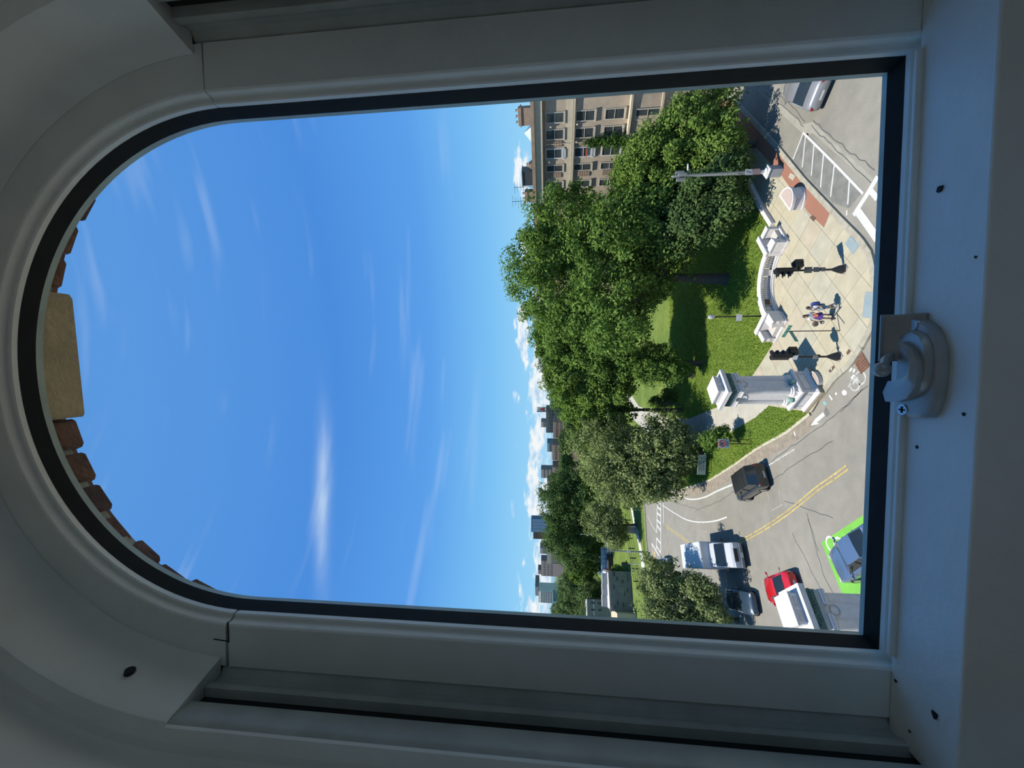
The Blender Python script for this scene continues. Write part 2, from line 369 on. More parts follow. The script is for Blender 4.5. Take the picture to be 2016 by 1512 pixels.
oc = [(-.0258, .0240), (-.0255, .0320), (-.0225, .0393), (-.0152, .0442), (-.0074, .0457), (.0004, .0450), (.0078, .0407), (.0124, .0339)]
ic = [(-.0126, .0240), (-.0122, .0289), (-.0105, .0335), (-.0087, .0362), (-.0055, .0382), (-.0027, .0389), (.0047, .0367), (.0090, .0335)]
cv = MB(); sec = []
for (p1, p2) in zip(oc, ic):
    md_ = ((p1[0] * .55 + p2[0] * .45), (p1[1] * .55 + p2[1] * .45))
    sec.append([wl(p1, LZ + .0085), wl(p1, LZ + .0125), wl(md_, LZ + .0142), wl(p2, LZ + .0115), wl(p2, LZ + .0085)])
cv.loft(sec); w2c(cv.build('lever', lock_metal, smooth=True, ang=45), lock)
st_ = MB(); st_.tube([WP(.004, LZ + .012, .0255), WP(.0005, LZ + .017, .0285), WP(-.005, LZ + .0205, .032)], .0026, 8); w2c(st_.build('lever_stem', lock_metal, smooth=True), lock)
kb = MB(); kb.ball(WP(-.0050, LZ + .0215, .0320), .0047, 18, 12)
w2c(kb.build('knob', lock_metal, smooth=True, ang=80), lock)
kp = MB(); kp.loft([[WP(a_, b_, c_) for c_, b_ in ((.0228, LZ), (.0228, -.2130), (.0240, -.2140), (.0365, -.2262), (.0365, LZ))] for a_ in (.0010, .0297)])
w2c(kp.build('keeper', lock_metal, bevel=.0006), lock)
kp = MB(); kp.loft([[WP(a_, b_, c_) for c_, b_ in ((.0224, LZ - .001), (.0224, -.2118), (.0238, -.2118), (.0238, LZ - .001))] for a_ in (.0002, .0302)])
w2c(kp.build('keeper_lip', lock_metal, bevel=.0004), lock)
for a, c in ((-.0306, .0286), (.0225, .0330)):
    sc = MB(); sc.cyl(WP(a, LZ + .0050, c), WP(a, LZ + .0062, c), .0042, .0034, 18); s = w2c(sc.build('screw', screw_metal, smooth=True), lock)
for q in (0, 1):
    mb = MB(); mb.box(WP(-.0306, LZ + .0063, .0286), ((.0040, .0009, .0006), (.0009, .0040, .0006))[q], RW); w2c(mb.build('screw_cross', darkm), lock)

# small dark flecks on the ledge
for px, py, r, lb in ((1850, 373, .0027, 'largest dark fleck of dirt, on the ledge right of the sash lock'), (1840, 1407, .0024, 'large dark fleck at the left end of the ledge'), (1919, 506, .0010, 'tiny fleck near the room edge of the ledge, right of the lock'), (1804, 880, .0011, 'tiny fleck on the ledge just left of the sash lock'), (1762, 1340, .0012, 'tiny fleck on the ledge under the left stile'), (1790, 1440, .0011, 'tiny fleck in the left corner of the ledge'), (1896, 815, .0012, 'faint fleck near the room edge of the ledge, left of the lock')):
    d = ray(px, py); t = (ZT + .0005) / d.z; P = CAM + d * t
    mb = MB(); n = 7; pts = [(P.x + r * random.uniform(.6, 1.2) * math.cos(2 * PI * i / n), P.y + r * .8 * random.uniform(.6, 1.2) * math.sin(2 * PI * i / n)) for i in range(n)]
    mb.prism(pts, CAMH + ZT - .0001, CAMH + ZT + r * .35)
    tag(mb.build('dirt_fleck', darkm), lb, 'dirt', 'dirt flecks on the ledge')

# ------------------------------------------------------------------ the room behind the camera
RA, RB0, RB1, RC0, RC1 = 2.0, -1.5, 1.35, .17, 4.3
def rbox(name, a0, a1, b0, b1, c0, c1, m, label, kind='structure'):
    mb = MB(); mb.box(WP((a0 + a1) / 2, (b0 + b1) / 2, (c0 + c1) / 2), (a1 - a0, c1 - c0, b1 - b0), RW)
    return tag(mb.build(name, m), label, None, kind=kind)
rbox('floor', -RA - .2, RA + .2, RB0 - .2, RB0, RC0 - .1, RC1 + .2, wood_floor, 'dark wooden floor of the room')
rbox('ceiling', -RA - .2, RA + .2, RB1, RB1 + .2, RC0 - .1, RC1 + .2, paint_wall, 'painted ceiling of the room')
rbox('wall_back', -RA, RA, RB0, RB1, RC1, RC1 + .2, paint_wall, 'painted wall behind the camera')
def grid_wall(name, rects, m, label):
    mb = MB()
    for a0, a1, b0, b1, c0, c1 in rects: mb.box(WP((a0 + a1) / 2, (b0 + b1) / 2, (c0 + c1) / 2), (a1 - a0, c1 - c0, b1 - b0), RW)
    return tag(mb.build(name, m, fix=False), label, kind='structure')
def side_wall(name, wname, sg_, c0, c1, b0, b1, label, wlabel):
    a0, a1 = sorted((sg_ * RA, sg_ * (RA + .2)))
    grid_wall(name, [(a0, a1, RB0, RB1, RC0, c0), (a0, a1, RB0, RB1, c1, RC1), (a0, a1, RB0, b0, c0, c1), (a0, a1, b1, RB1, c0, c1)], paint_wall, label)
    w = tag(empty(wname, WP(sg_ * (RA + .1), b0, (c0 + c1) / 2)), wlabel, 'window', kind='structure')
    for c in (c0 + .03, (c0 + c1) / 2, c1 - .03):
        o = MB().box(WP(sg_ * (RA + .1), (b0 + b1) / 2, c), (.05, .06, b1 - b0), RW).build('added_window_frame', paint_white); o.parent = w; o.matrix_parent_inverse = Matrix.Translation(-w.location)
    for b in (b0 + .03, b1 - .03):
        o = MB().box(WP(sg_ * (RA + .1), b, (c0 + c1) / 2), (.045, c1 - c0, .06), RW).build('added_window_frame', paint_white); o.parent = w; o.matrix_parent_inverse = Matrix.Translation(-w.location)
side_wall('wall_left', 'added_window_left', -1, 1.0, 2.2, -.70, .95, 'painted wall at the left of the room with an added window', 'unseen window added in the left wall to light the room')  # unseen left window, added for sky light and sun bounce indoors
side_wall('wall_right', 'added_window_right', 1, 1.1, 2.6, -.7, .9, 'painted wall at the right of the room with an added wide window', 'unseen wide window added in the right wall to light the frame')  # unseen right window, added and sized to brighten the frame
# wall with the arched opening (room face and brick outer face)
def holed_wall(name, n, c0, c1, a_, b0_, b1_, m, label, bl=B1, ca=A0, cb=CB, r=HW):
    R = r + n; N_ = 48; mb = MB(); ins = []; outs = []
    for i in range(N_ + 1):
        t = PI * i / N_; ct, s_ = math.cos(t), math.sin(t); k = 1e9
        if abs(ct) > 1e-6: k = min(k, (a_ - ca) / ct if ct > 0 else (-a_ - ca) / ct)
        if s_ > 1e-6: k = min(k, (b1_ - cb) / s_)
        ins.append((ca + R * ct, cb + R * s_)); outs.append((ca + k * ct, cb + k * s_))
    ins = [(ca + R, bl)] + ins + [(ca - R, bl)]; outs = [(a_, bl)] + outs + [(-a_, bl)]
    for (c, fl) in ((c0, 1), (c1, 0)):
        o = len(mb.v); n_ = len(ins); mb.add([WP(p[0], p[1], c) for p in ins + outs], [(i, i + 1, n_ + i + 1, n_ + i) for i in range(n_ - 1)])
    n_ = len(ins); mb.add([WP(p[0], p[1], c) for c in (c0, c1) for p in ins], [(i, i + 1, n_ + i + 1, n_ + i) for i in range(n_ - 1)])
    for c in (c0, c1): mb.add([WP(-a_, b0_, c), WP(a_, b0_, c), WP(a_, bl, c), WP(-a_, bl, c)], [(0, 1, 2, 3)])
    mb.add([WP(ca - R, bl, c0), WP(ca + R, bl, c0), WP(ca + R, bl, c1), WP(ca - R, bl, c1)], [(0, 1, 2, 3)])
    return tag(mb.build(name, m, fix=False), label, kind='structure')
holed_wall('wall_front', .078, .169, .10, RA + .2, RB0 - .2, RB1 + .2, paint_wall, 'painted wall around the arched window')
# outer brick wall, arch of bricks on edge and a sandstone keystone
host_brick = brickmat('tower brick', (.15, .07, .055), (.11, .055, .045), (.3, .3, .26), 6.0)
AO, BO, RO = .019, .417, .441
wb = holed_wall('wall_outer', 0, -.32, -.085, RA + .25, -16.95, RB1 + 1.5, host_brick, 'outer brick wall of the tower around the arched window', B1, AO, BO, RO + .03)
wfr = tag(empty('trim_6', WP(AO, BO + RO, -.22)), 'brick arch with keystone over the window outside', 'trim', kind='structure')
mb = MB(); ring = []
for i in range(49):
    t = PI * i / 48; ring.append([WP(AO + r * math.cos(t), BO + r * math.sin(t), c) for r, c in ((RO + .006, -.296), (RO + .035, -.296), (RO + .035, -.08), (RO + .006, -.08))])
mb.loft(ring); o = mb.build('mortar_bed', mortar); o.parent = wfr; o.matrix_parent_inverse = Matrix.Translation(-wfr.location)
pitch = .0612 / RO; tk = .104 / RO + .012
rng = random.Random(3)
for s in (1, -1):
    k = 0
    while True:
        tc_ = PI / 2 - s * (tk + pitch * (k + .5)); k += 1
        if tc_ < 0.12 or tc_ > PI - 0.12: break
        h = pitch * (.41 + rng.uniform(-.02, .02)); dr = rng.uniform(-.006, .006); tt = rng.uniform(-.03, .03)
        rings = []
        for c in (-.305 + rng.uniform(-.006, .006), -.085):
            row = []
            for q, rr in ((-h, .006), (-h * .8, 0.0), (h * .8, 0.0), (h, .006), (h, .11), (-h, .11)):
                rd = RO + dr + rr + tt * q * RO * .5; row.append(WP(AO + rd * math.cos(tc_ + q), BO + rd * math.sin(tc_ + q), c))
            rings.append(row)
        mb = MB(); mb.loft(rings); o = mb.build('brick', brick_red); o.parent = wfr; o.matrix_parent_inverse = Matrix.Translation(-wfr.location)
mb = MB(); mb.loft([[WP(AO + x * 1.0, BO + b, c) for x, b in ((-.109, RO - .030), (-.104, RO - .034), (.098, RO - .024), (.106, RO - .018), (.13, RO + .20), (-.13, RO + .20))] for c in (-.312, -.30, -.085)])
o = mb.build('keystone', sandstone); o.parent = wfr; o.matrix_parent_inverse = Matrix.Translation(-wfr.location)

# ================================================================== OUTSIDE
ALB = 0.58
# ------------------------------------------------------------------ ground
def asphalt_mat():
    m = bpy.data.materials.new('asphalt'); m.use_nodes = True; t = m.node_tree; b = t.nodes['Principled BSDF']
    v = N(t, 'ShaderNodeTexCoord').outputs['Object']
    big = noise(t, v, 0.13, 4, 0.6); mid = noise(t, v, 0.9, 4, 0.65); fine = noise(t, v, 14.0, 3, 0.7)
    c = ramp(t, big, [(0.35, (.182, .170, .142)), (0.65, (.225, .212, .178))])
    c = mixc(t, 1.0, c, ramp(t, mid, [(0.3, (.88, .88, .88)), (0.7, (1.08, 1.08, 1.07))]), 'MULTIPLY')
    c = mixc(t, 1.0, c, ramp(t, fine, [(0.3, (.84, .84, .85)), (0.7, (1.12, 1.11, 1.1))]), 'MULTIPLY')
    t.links.new(c, b.inputs['Base Color']); b.inputs['Roughness'].default_value = 0.85
    bn = N(t, 'ShaderNodeBump'); bn.inputs['Strength'].default_value = 0.25; bn.inputs['Distance'].default_value = 0.02
    t.links.new(fine, bn.inputs['Height']); t.links.new(bn.outputs[0], b.inputs['Normal']); return m
def grass_mat():
    m = bpy.data.materials.new('grass'); m.use_nodes = True; t = m.node_tree; b = t.nodes['Principled BSDF']
    v = N(t, 'ShaderNodeTexCoord').outputs['Object']
    mp = N(t, 'ShaderNodeMapping'); mp.inputs['Scale'].default_value = (1.0, 0.35, 1.0); t.links.new(v, mp.inputs[0])
    big = noise(t, v, 0.25, 4, 0.6); mid = noise(t, mp.outputs[0], 3.0, 4, 0.7); fine = noise(t, mp.outputs[0], 22.0, 3, 0.75)
    c = ramp(t, big, [(0.35, (.095, .150, .016)), (0.6, (.140, .195, .024)), (0.78, (.190, .200, .045))])
    c = mixc(t, 1.0, c, ramp(t, mid, [(0.25, (.62, .70, .6)), (0.7, (1.15, 1.12, 1.1))]), 'MULTIPLY')
    c = mixc(t, 1.0, c, ramp(t, fine, [(0.25, (.55, .62, .5)), (0.7, (1.25, 1.2, 1.2))]), 'MULTIPLY')
    t.links.new(c, b.inputs['Base Color']); b.inputs['Roughness'].default_value = 0.9
    bn = N(t, 'ShaderNodeBump'); bn.inputs['Strength'].default_value = 0.8; bn.inputs['Distance'].default_value = 0.08
    t.links.new(fine, bn.inputs['Height']); t.links.new(bn.outputs[0], b.inputs['Normal']); return m
asphalt = asphalt_mat(); grass = grass_mat()
asphalt_dark = mat('asphalt patch', (.255, .25, .225), .85, var=.22, scale=1.6, bump=.2, bscale=14)
asphalt_pale = mat('asphalt pale', (.42, .40, .33), .85, var=.12, scale=1.6, bump=.2, bscale=14)
concrete = mat('plaza concrete', (.60, .535, .385), .85, var=.10, scale=1.3, bump=.1, bscale=20, obj_var=.035)
concrete2 = mat('plaza concrete grey', (.57, .53, .40), .85, var=.10, scale=1.3, bump=.1, bscale=20, obj_var=.03)
concrete3 = mat('plaza concrete pink', (.60, .515, .375), .85, var=.10, scale=1.1, bump=.1, bscale=20, obj_var=.03)
path_c = mat('path concrete', (.60, .56, .47), .85, var=.08, scale=.8, bump=.1, bscale=20)
grout = mat('joint', (.34, .30, .21), .9, var=.2)
granite = mat('granite', (.72, .67, .62), .7, var=.12, scale=6, bump=.15, bscale=40)
granite_w = mat('white granite', (.96, .91, .87), .65, var=.09, scale=5, bump=.12, bscale=40)
granite_p = mat('pink granite', (.60, .45, .37), .7, var=.1, scale=8)
curb_m = mat('curb granite', (.50, .46, .36), .8, var=.15, scale=2.5, bump=.15, bscale=30)
brickpave = brickmat('brick paving', (.27, .105, .062), (.22, .088, .055), (.22, .145, .10), 5.0)
paint_w = mat('road paint white', (.80, .79, .74), .7, var=.10, scale=2.5)
paint_worn = mat('road paint worn', (.60, .59, .54), .7, var=.3, scale=3)
paint_y = mat('road paint yellow', (.62, .47, .16), .7, var=.35, scale=2.5)
paint_g = mat('road paint green', (.22, .62, .07), .7, var=.10, scale=1.5)
tar = mat('tar seal', (.13, .13, .125), .7, var=.2)
tactile = mat('tactile pad', (.34, .42, .44), .7, var=.1)
iron = mat('cast iron', (.20, .12, .085), .7, .3, var=.3, scale=8)
iron_g = mat('iron plate grey', (.25, .24, .22), .7, .2, var=.2, scale=6)

mb = MB(); mb.add([(-900, -60, 0), (900, -60, 0), (900, 1400, 0), (-900, 1400, 0)], [(0, 1, 2, 3)])
road = tag(mb.build('road', asphalt, fix=False), 'pale grey asphalt roadway curving round the park', kind='structure')
def poly(name, pts, z, m, label=None, parent=None, thick=.06):
    mb = MB(); mb.prism([(p[0], p[1]) for p in pts], z - thick, z)
    o = mb.build(name, m, parent)
    if label: tag(o, label, kind='structure')
    return o
px = lambda L, z=0.0: [G2(x, y, z) for x, y in L]
# park lawn
lawn_px = [(1594, 815), (1549, 851), (1489, 884), (1446, 915), (1398, 945), (1368, 956), (1330, 966), (1302, 966), (1282, 940)]
lawn_pts = px(lawn_px, .08) + [(-6, 118), (-6, 260), (80, 260), (62, 78), (27, 44)] + px([(1405, 205), (1500, 405), (1575, 470), (1590, 600), (1580, 740)], .08)
lawn = poly('lawn', lawn_pts, .08, grass, 'green park lawn between the plaza and the trees')
lawn2 = poly('lawn', px([(1268, 985), (1272, 1060), (1277, 1110), (1284, 1200), (1290, 1290)], .08) + [(-120, 60), (-260, 140), (-260, 300), (-8, 300), (-10, 105)], .08, grass, 'green lawn in front of the grey museum block across the street')
poly('ground_right', [(27, 44), (62, 78), (80, 260), (400, 260), (400, 60)], .06, concrete2, 'paved ground below the apartment building')
far = poly('ground_far', [(-800, 300), (800, 262), (800, 1350), (-800, 1350)], .04, mat('far ground', (.10, .16, .05), .9, var=.3, scale=.05), 'distant ground beneath the city trees')
# plaza
plaza_px = [(1405, 172), (1448, 201), (1533, 295), (1583, 357), (1651, 430), (1692, 472), (1711, 500), (1719, 540), (1723, 590), (1719, 630), (1709, 655), (1694, 682), (1672, 717), (1640, 745), (1622, 770), (1597, 812), (1514, 799), (1483, 739), (1521, 678), (1516, 640), (1500, 560), (1512, 480), (1528, 448), (1500, 405), (1405, 205)]
pz = px(plaza_px, .12)
plaza = poly('plaza_bed', pz, .105, grout, 'bed of the concrete plaza at the street corner')
def clip(subj, cell):
    out = subj
    n = len(cell)
    for i in range(n):
        a, b = cell[i], cell[(i + 1) % n]; inp = out; out = []
        if not inp: break
        side = lambda p: (b[0] - a[0]) * (p[1] - a[1]) - (b[1] - a[1]) * (p[0] - a[0])
        for j in range(len(inp)):
            p, q = inp[j - 1], inp[j]; sp_, sq = side(p), side(q)
            if (sp_ >= 0) != (sq >= 0):
                t = sp_ / (sp_ - sq); out.append((p[0] + t * (q[0] - p[0]), p[1] + t * (q[1] - p[1])))
            if sq >= 0: out.append(q)
    return out
def area(P): return abs(sum(P[i - 1][0] * P[i][1] - P[i][0] * P[i - 1][1] for i in range(len(P)))) / 2
def slabs(parent, subj, z, pitch1, pitch2, mats, gap=.022, org=(0, 0), ang=40, name='paving_slab', seed=1):
    r = random.Random(seed); c, s = math.cos(math.radians(ang)), math.sin(math.radians(ang))
    loc = [((p[0] - org[0]) * c + (p[1] - org[1]) * s, -(p[0] - org[0]) * s + (p[1] - org[1]) * c) for p in subj]
    i0, i1 = int(math.floor(min(p[0] for p in loc) / pitch1)), int(math.ceil(max(p[0] for p in loc) / pitch1))
    j0, j1 = int(math.floor(min(p[1] for p in loc) / pitch2)), int(math.ceil(max(p[1] for p in loc) / pitch2))
    for i in range(i0, i1):
        for j in range(j0, j1):
            g = gap / 2; cell = [(i * pitch1 + g, j * pitch2 + g), ((i + 1) * pitch1 - g, j * pitch2 + g), ((i + 1) * pitch1 - g, (j + 1) * pitch2 - g), (i * pitch1 + g, (j + 1) * pitch2 - g)]
            P = clip(loc, cell)
            if len(P) < 3 or area(P) < .03: continue
            Q = [(p[0] * c - p[1] * s + org[0], p[0] * s + p[1] * c + org[1]) for p in P]
            mb = MB(); mb.prism(Q, z - .06, z + r.uniform(-.003, .003)); mb.build(name, r.choice(mats), parent)
# inset so that a granite kerb borders the plaza
slabs(plaza, pz, .12, 1.62, 1.55, [concrete, concrete, concrete, concrete2, concrete2, concrete3], seed=4)
# kerb stones
def kerb(name, pts, w, z, label, seg=1.9, m=curb_m):
    root = tag(empty(name, (pts[0][0], pts[0][1], 0)), label, kind='structure')
    P = [Vector((p[0], p[1])) for p in pts]; L = [0]
    for a, b in zip(P, P[1:]): L.append(L[-1] + (b - a).length)
    def pos(s):
        for k in range(len(P) - 1):
            if s <= L[k + 1] or k == len(P) - 2:
                t = (s - L[k]) / max(1e-6, L[k + 1] - L[k]); return P[k].lerp(P[k + 1], t)
    n = max(1, int(L[-1] / seg)); ds = L[-1] / n
    for k in range(n):
        mb = MB(); mb.strip([pos(k * ds + .012 + (ds - .024) * q / 4) for q in range(5)], w, z)
        mb2 = MB(); vs_ = []
        for q, v in enumerate(mb.v): vs_.append((v[0] - pts[0][0], v[1] - pts[0][1], (0.0 if q % 4 < 2 else v[2])))
        mb2.add(vs_, mb.f); mb2.build('kerb_stone', m, root)
    return root
kerb('kerb', pz[0:15], .34, .135, 'granite kerb around the plaza corner')
kerb('kerb', px(lawn_px[:8], .1), .22, .13, 'pale granite kerb along the park lawn', 2.2, mat('kerb pale', (.66, .60, .45), .8, var=.15, scale=2))
kerb('kerb', px([(1268, 985), (1272, 1060), (1277, 1110), (1284, 1200)], .1), .3, .13, 'kerb of the far lawn across the street', 4)
# brick strip along the right-hand kerb, plus tree pit lawn edge
poly('brick_strip', px([(1408, 182), (1446, 206), (1530, 297), (1580, 360), (1634, 418), (1622, 448), (1590, 417), (1538, 345), (1440, 235), (1405, 196)], .125), .128, brickpave, 'red brick paving strip along the kerb')
poly('pad_stone', px([(1556, 340), (1566, 346), (1561, 356), (1552, 349)], .13), .135, concrete2, 'small square stone set in the brick strip')
# path through the park
path_px = [(1515, 690), (1482, 739), (1414, 801), (1357, 824), (1318, 824), (1292, 812), (1258, 800), (1238, 770), (1223, 735), (1225, 775), (1243, 822), (1268, 846), (1300, 862), (1333, 876), (1373, 874), (1434, 853), (1489, 821), (1514, 799)]
pp = px(path_px, .1)
path = poly('path_bed', pp, .095, grout, 'bed of the concrete path into the park')
slabs(path, pp, .11, 3.2, 2.6, [path_c], gap=.012, ang=15, name='path_slab', seed=2)
# far white path, museum side
poly('path', px([(1240, 995), (1243, 1008), (1247, 1031), (1251, 1044), (1257, 1074), (1262, 1109), (1268, 1170), (1275, 1170), (1268.5, 1109), (1262, 1074), (1255, 1044), (1250, 1031), (1247, 1010), (1243, 995)], .1), .10, mat('path white', (.82, .80, .74), .8, var=.06), 'pale straight path across the far lawn')
# ------------------------------------------------------------------ road surface details (parts of the road)
MZ = [.008]
def mark(name, L, w, m, z=None, close=False):
    P = px(L); MZ[0] += .0003; z = MZ[0] if z is None else z
    if close: P = P + P[:1]
    mb = MB(); mb.strip(P, w, z); return mb.build(name, m, road)
def smooth_px(L, n=6):
    out = []
    for i in range(len(L) - 1):
        p0 = L[max(i - 1, 0)]; p1 = L[i]; p2 = L[i + 1]; p3 = L[min(i + 2, len(L) - 1)]
        for k in range(n):
            t = k / n; out.append(tuple(.5 * (2 * p1[a] + (p2[a] - p0[a]) * t + (2 * p0[a] - 5 * p1[a] + 4 * p2[a] - p3[a]) * t * t + (3 * p1[a] - p0[a] - 3 * p2[a] + p3[a]) * t ** 3) for a in (0, 1)))
    return out + [L[-1]]
mark('lane_line', smooth_px([(1565, 884), (1510, 918), (1480, 935)]), .11, paint_worn)
mark('lane_line', smooth_px([(1450, 951), (1414, 966), (1387, 979), (1359, 983), (1334, 974), (1314, 965)]), .16, paint_w)
mark('lane_line', smooth_px([(1431, 1018), (1408, 1025.6), (1379, 1028), (1354, 1024), (1331, 1012), (1304, 994.6)]), .14, paint_w)
mark('stop_line', [(1305.4, 985), (1306.6, 1031)], .22, paint_w)
for dd, m_, ww in ((-.12, paint_y, .10), (.12, paint_y, .10)):
    for L in ([(1668, 920), (1641, 940), (1609, 962), (1580, 986), (1547, 1012), (1510, 1037), (1468, 1061), (1440, 1072)], [(1375, 1081), (1354, 1066.5), (1336, 1053), (1319, 1041), (1309, 1032)]):
        P = [Vector((*q, 0)) for q in px(smooth_px(L))]; Q = []
        for k, p in enumerate(P):
            d = (P[min(k + 1, len(P) - 1)] - P[max(k - 1, 0)]).normalized(); Q.append((p.x - d.y * dd, p.y + d.x * dd))
        mb = MB(); mb.strip(Q, ww, .008); mb.build('yellow_line', m_, road)
# far crossing
mark('crossing_line', [(1293.6, 984), (1293.6, 1015), (1293, 1049)], .28, paint_w); mark('crossing_line', [(1301, 984), (1301, 1089)], .28, paint_w)
mark('crossing_line', [(1292.5, 1059), (1292, 1086)], .28, paint_w)
for a, b in (((1293.6, 985), (1301, 991)), ((1293.6, 997), (1301, 1004)), ((1293.6, 1009.6), (1301, 1016.5)), ((1293.6, 1023.5), (1301, 1031.4)), ((1293.2, 1033.4), (1300.5, 1044.3)), ((1292.6, 1059.2), (1300.5, 1070)), ((1292.6, 1075), (1300.5, 1088)), ((1283, 1069.5), (1297.5, 1094))):
    mark('crossing_bar', [a, b], .32, paint_w)
mark('lane_line', smooth_px([(1275, 1016), (1284, 1034), (1293, 1049)]), .14, paint_w)
mark('lane_line', [(1283, 1069.5), (1286, 1100)], .2, paint_w)
mark('yellow_line', [(1288, 1085), (1292, 1112)], .9, mat('road paint ochre', (.68, .50, .22), .8, var=.15))
# bike lane arrow and rider
mark('lane_arrow', [(1622.8, 814.6), (1606, 829)], .26, paint_w)
P = px([(1596.6, 837.4), (1601, 827), (1604.5, 831.5), (1612.5, 835.5), (1604.5, 834.5)])
mb = MB(); mb.prism(px([(1596.0, 838), (1605.5, 824.5), (1606.0, 830.0), (1613.5, 834.5)]), -.02, .008); mb.build('lane_arrow', paint_w, road)
def wheel_mark(x, y, r):
    c = G(x, y); mb = MB(); mb.strip([(c.x + r * math.cos(t * PI / 8), c.y + r * math.sin(t * PI / 8)) for t in range(17)], .10, .008); mb.build('bike_symbol', paint_worn, road)
wheel_mark(1694, 744, .36); wheel_mark(1683, 757, .34)
for a, b in (((1690, 742), (1683, 748)), ((1683, 748), (1680, 757)), ((1690, 747), (1681, 752)), ((1674, 758), (1670, 762)), ((1677, 756), (1671, 758))): mark('bike_symbol', [a, b], .11, paint_worn)
c = G(1662.5, 773); mb = MB(); mb.prism([(c.x + .16 * math.cos(t * PI / 6), c.y + .2 * math.sin(t * PI / 6)) for t in range(12)], -.02, .008); mb.build('bike_symbol', paint_w, road)
for a, b in (((1673, 731), (1678, 724)), ((1680, 733), (1684, 726)), ((1676, 745), (1683, 738)), ((1633, 778), (1639, 787)), ((1645, 777), (1648, 773))): mark('lane_dash', [a, b], .13, paint_w)
for L in ([(1564, 850), (1566, 858)], [(1500, 905), (1504, 910)]): mark('lane_dash', L, .15, paint_w)
# survey box, loop cut
mark('loop_cut', [(1512, 972), (1520, 1005), (1541, 993), (1534, 966)], .05, paint_worn)
mark('loop_cut', [(1380, 1005), (1382, 1046), (1392, 1047)], .06, paint_worn)
# parking stripes
mark('parking_line', [(1581.5, 261), (1640, 319), (1699.5, 381)], .14, paint_w); mark('parking_line', [(1581.5, 262), (1562, 313.5)], .11, paint_w)
for a, b in (((1586.3, 267), (1580, 329.5)), ((1603.4, 283), (1597.7, 345.3)), ((1622, 302), (1616, 369)), ((1643.4, 323), (1635.8, 387.5)), ((1673, 354), (1669.6, 402.4)), ((1668, 414), (1667.4, 424))): mark('parking_line', [a, b], .10, paint_w)
mark('crossing_bar', [(1729, 347), (1708, 382), (1681, 424)], .30, paint_w); mark('crossing_bar', [(1686, 411), (1704, 436), (1728, 470)], .42, paint_w); mark('crossing_bar', [(1714, 374), (1728, 391)], .30, paint_w)
# green bike box with a cycle symbol
g0 = G(1617, 1068); d1 = (G(1690, 1020.5) - g0).normalized(); d2 = (G(1634, 1110) - g0).normalized()
mb = MB(); mb.prism([(g0 + d1 * a + d2 * b).to_2d()[:] for a, b in ((0, 0), (7, 0), (7, 3.4), (0, 3.4))], -.05, .006); mb.build('bike_box', paint_g, road)
c = G(1636, 1070.5); mb = MB(); mb.strip([(c.x + .40 * math.cos(t * PI / 10), c.y + .40 * math.sin(t * PI / 10)) for t in range(21)], .13, .011); mb.build('bike_symbol', paint_w, road)
c = G(1652, 1073); mb = MB(); mb.strip([(c.x + .40 * math.cos(t * PI / 10), c.y + .40 * math.sin(t * PI / 10)) for t in range(21)], .13, .011); mb.build('bike_symbol', paint_w, road)
# tar seams, patches
rt = random.Random(5)
def seam(L, w=.045):
    P = [Vector((*q, 0)) for q in px(L)]; Q = []
    for a, b in zip(P, P[1:]):
        n = max(2, int((b - a).length / .5))
        for k in range(n):
            p = a.lerp(b, k / n); Q.append((p.x + rt.uniform(-.07, .07), p.y + rt.uniform(-.07, .07)))
    Q.append((P[-1].x, P[-1].y)); mb = MB(); mb.strip(Q, w, .006); mb.build('tar_seam', tar, road)
for L in ([(1710, 760), (1660, 805), (1600, 850), (1530, 900), (1470, 950), (1420, 985), (1375, 1003), (1330, 990), (1305, 975)], [(1700, 765), (1655, 812)], [(1640, 870), (1580, 905), (1520, 945)],
          [(1522, 300), (1570, 345), (1585, 232)][:2], [(1505, 180), (1560, 225), (1583, 250)], [(1520, 175), (1572, 222), (1585, 240)], [(1597, 246), (1650, 300), (1715, 360)], [(1600, 235), (1650, 280), (1722, 335)],
          [(1588, 1010), (1600, 1050), (1612, 1085)], [(1560, 1050), (1590, 1110), (1610, 1150), (1640, 1210)], [(1590, 1020), (1620, 1130), (1650, 1190)], [(1545, 985), (1640, 1020)]): seam(L, .05)
mb = MB(); mb.prism(px([(1500, 168), (1580, 245), (1600, 240), (1722, 352), (1724, 372), (1600, 262), (1585, 268), (1490, 178)]), -.05, .004); mb.build('road_patch', asphalt_pale, road)
mb = MB(); mb.prism(px([(1578, 268), (1590, 262), (1698, 377), (1672, 410), (1640, 400), (1560, 318)]), -.05, .004); mb.build('road_patch', asphalt_dark, road)
mb = MB(); mb.strip(px(smooth_px([(1600, 824), (1552, 862), (1492, 897), (1448, 928), (1400, 958), (1366, 968), (1330, 978)])), 1.0, .005); mb.build('gutter_strip', mat('gutter', (.36, .305, .235), .9, var=.25, scale=2), road)
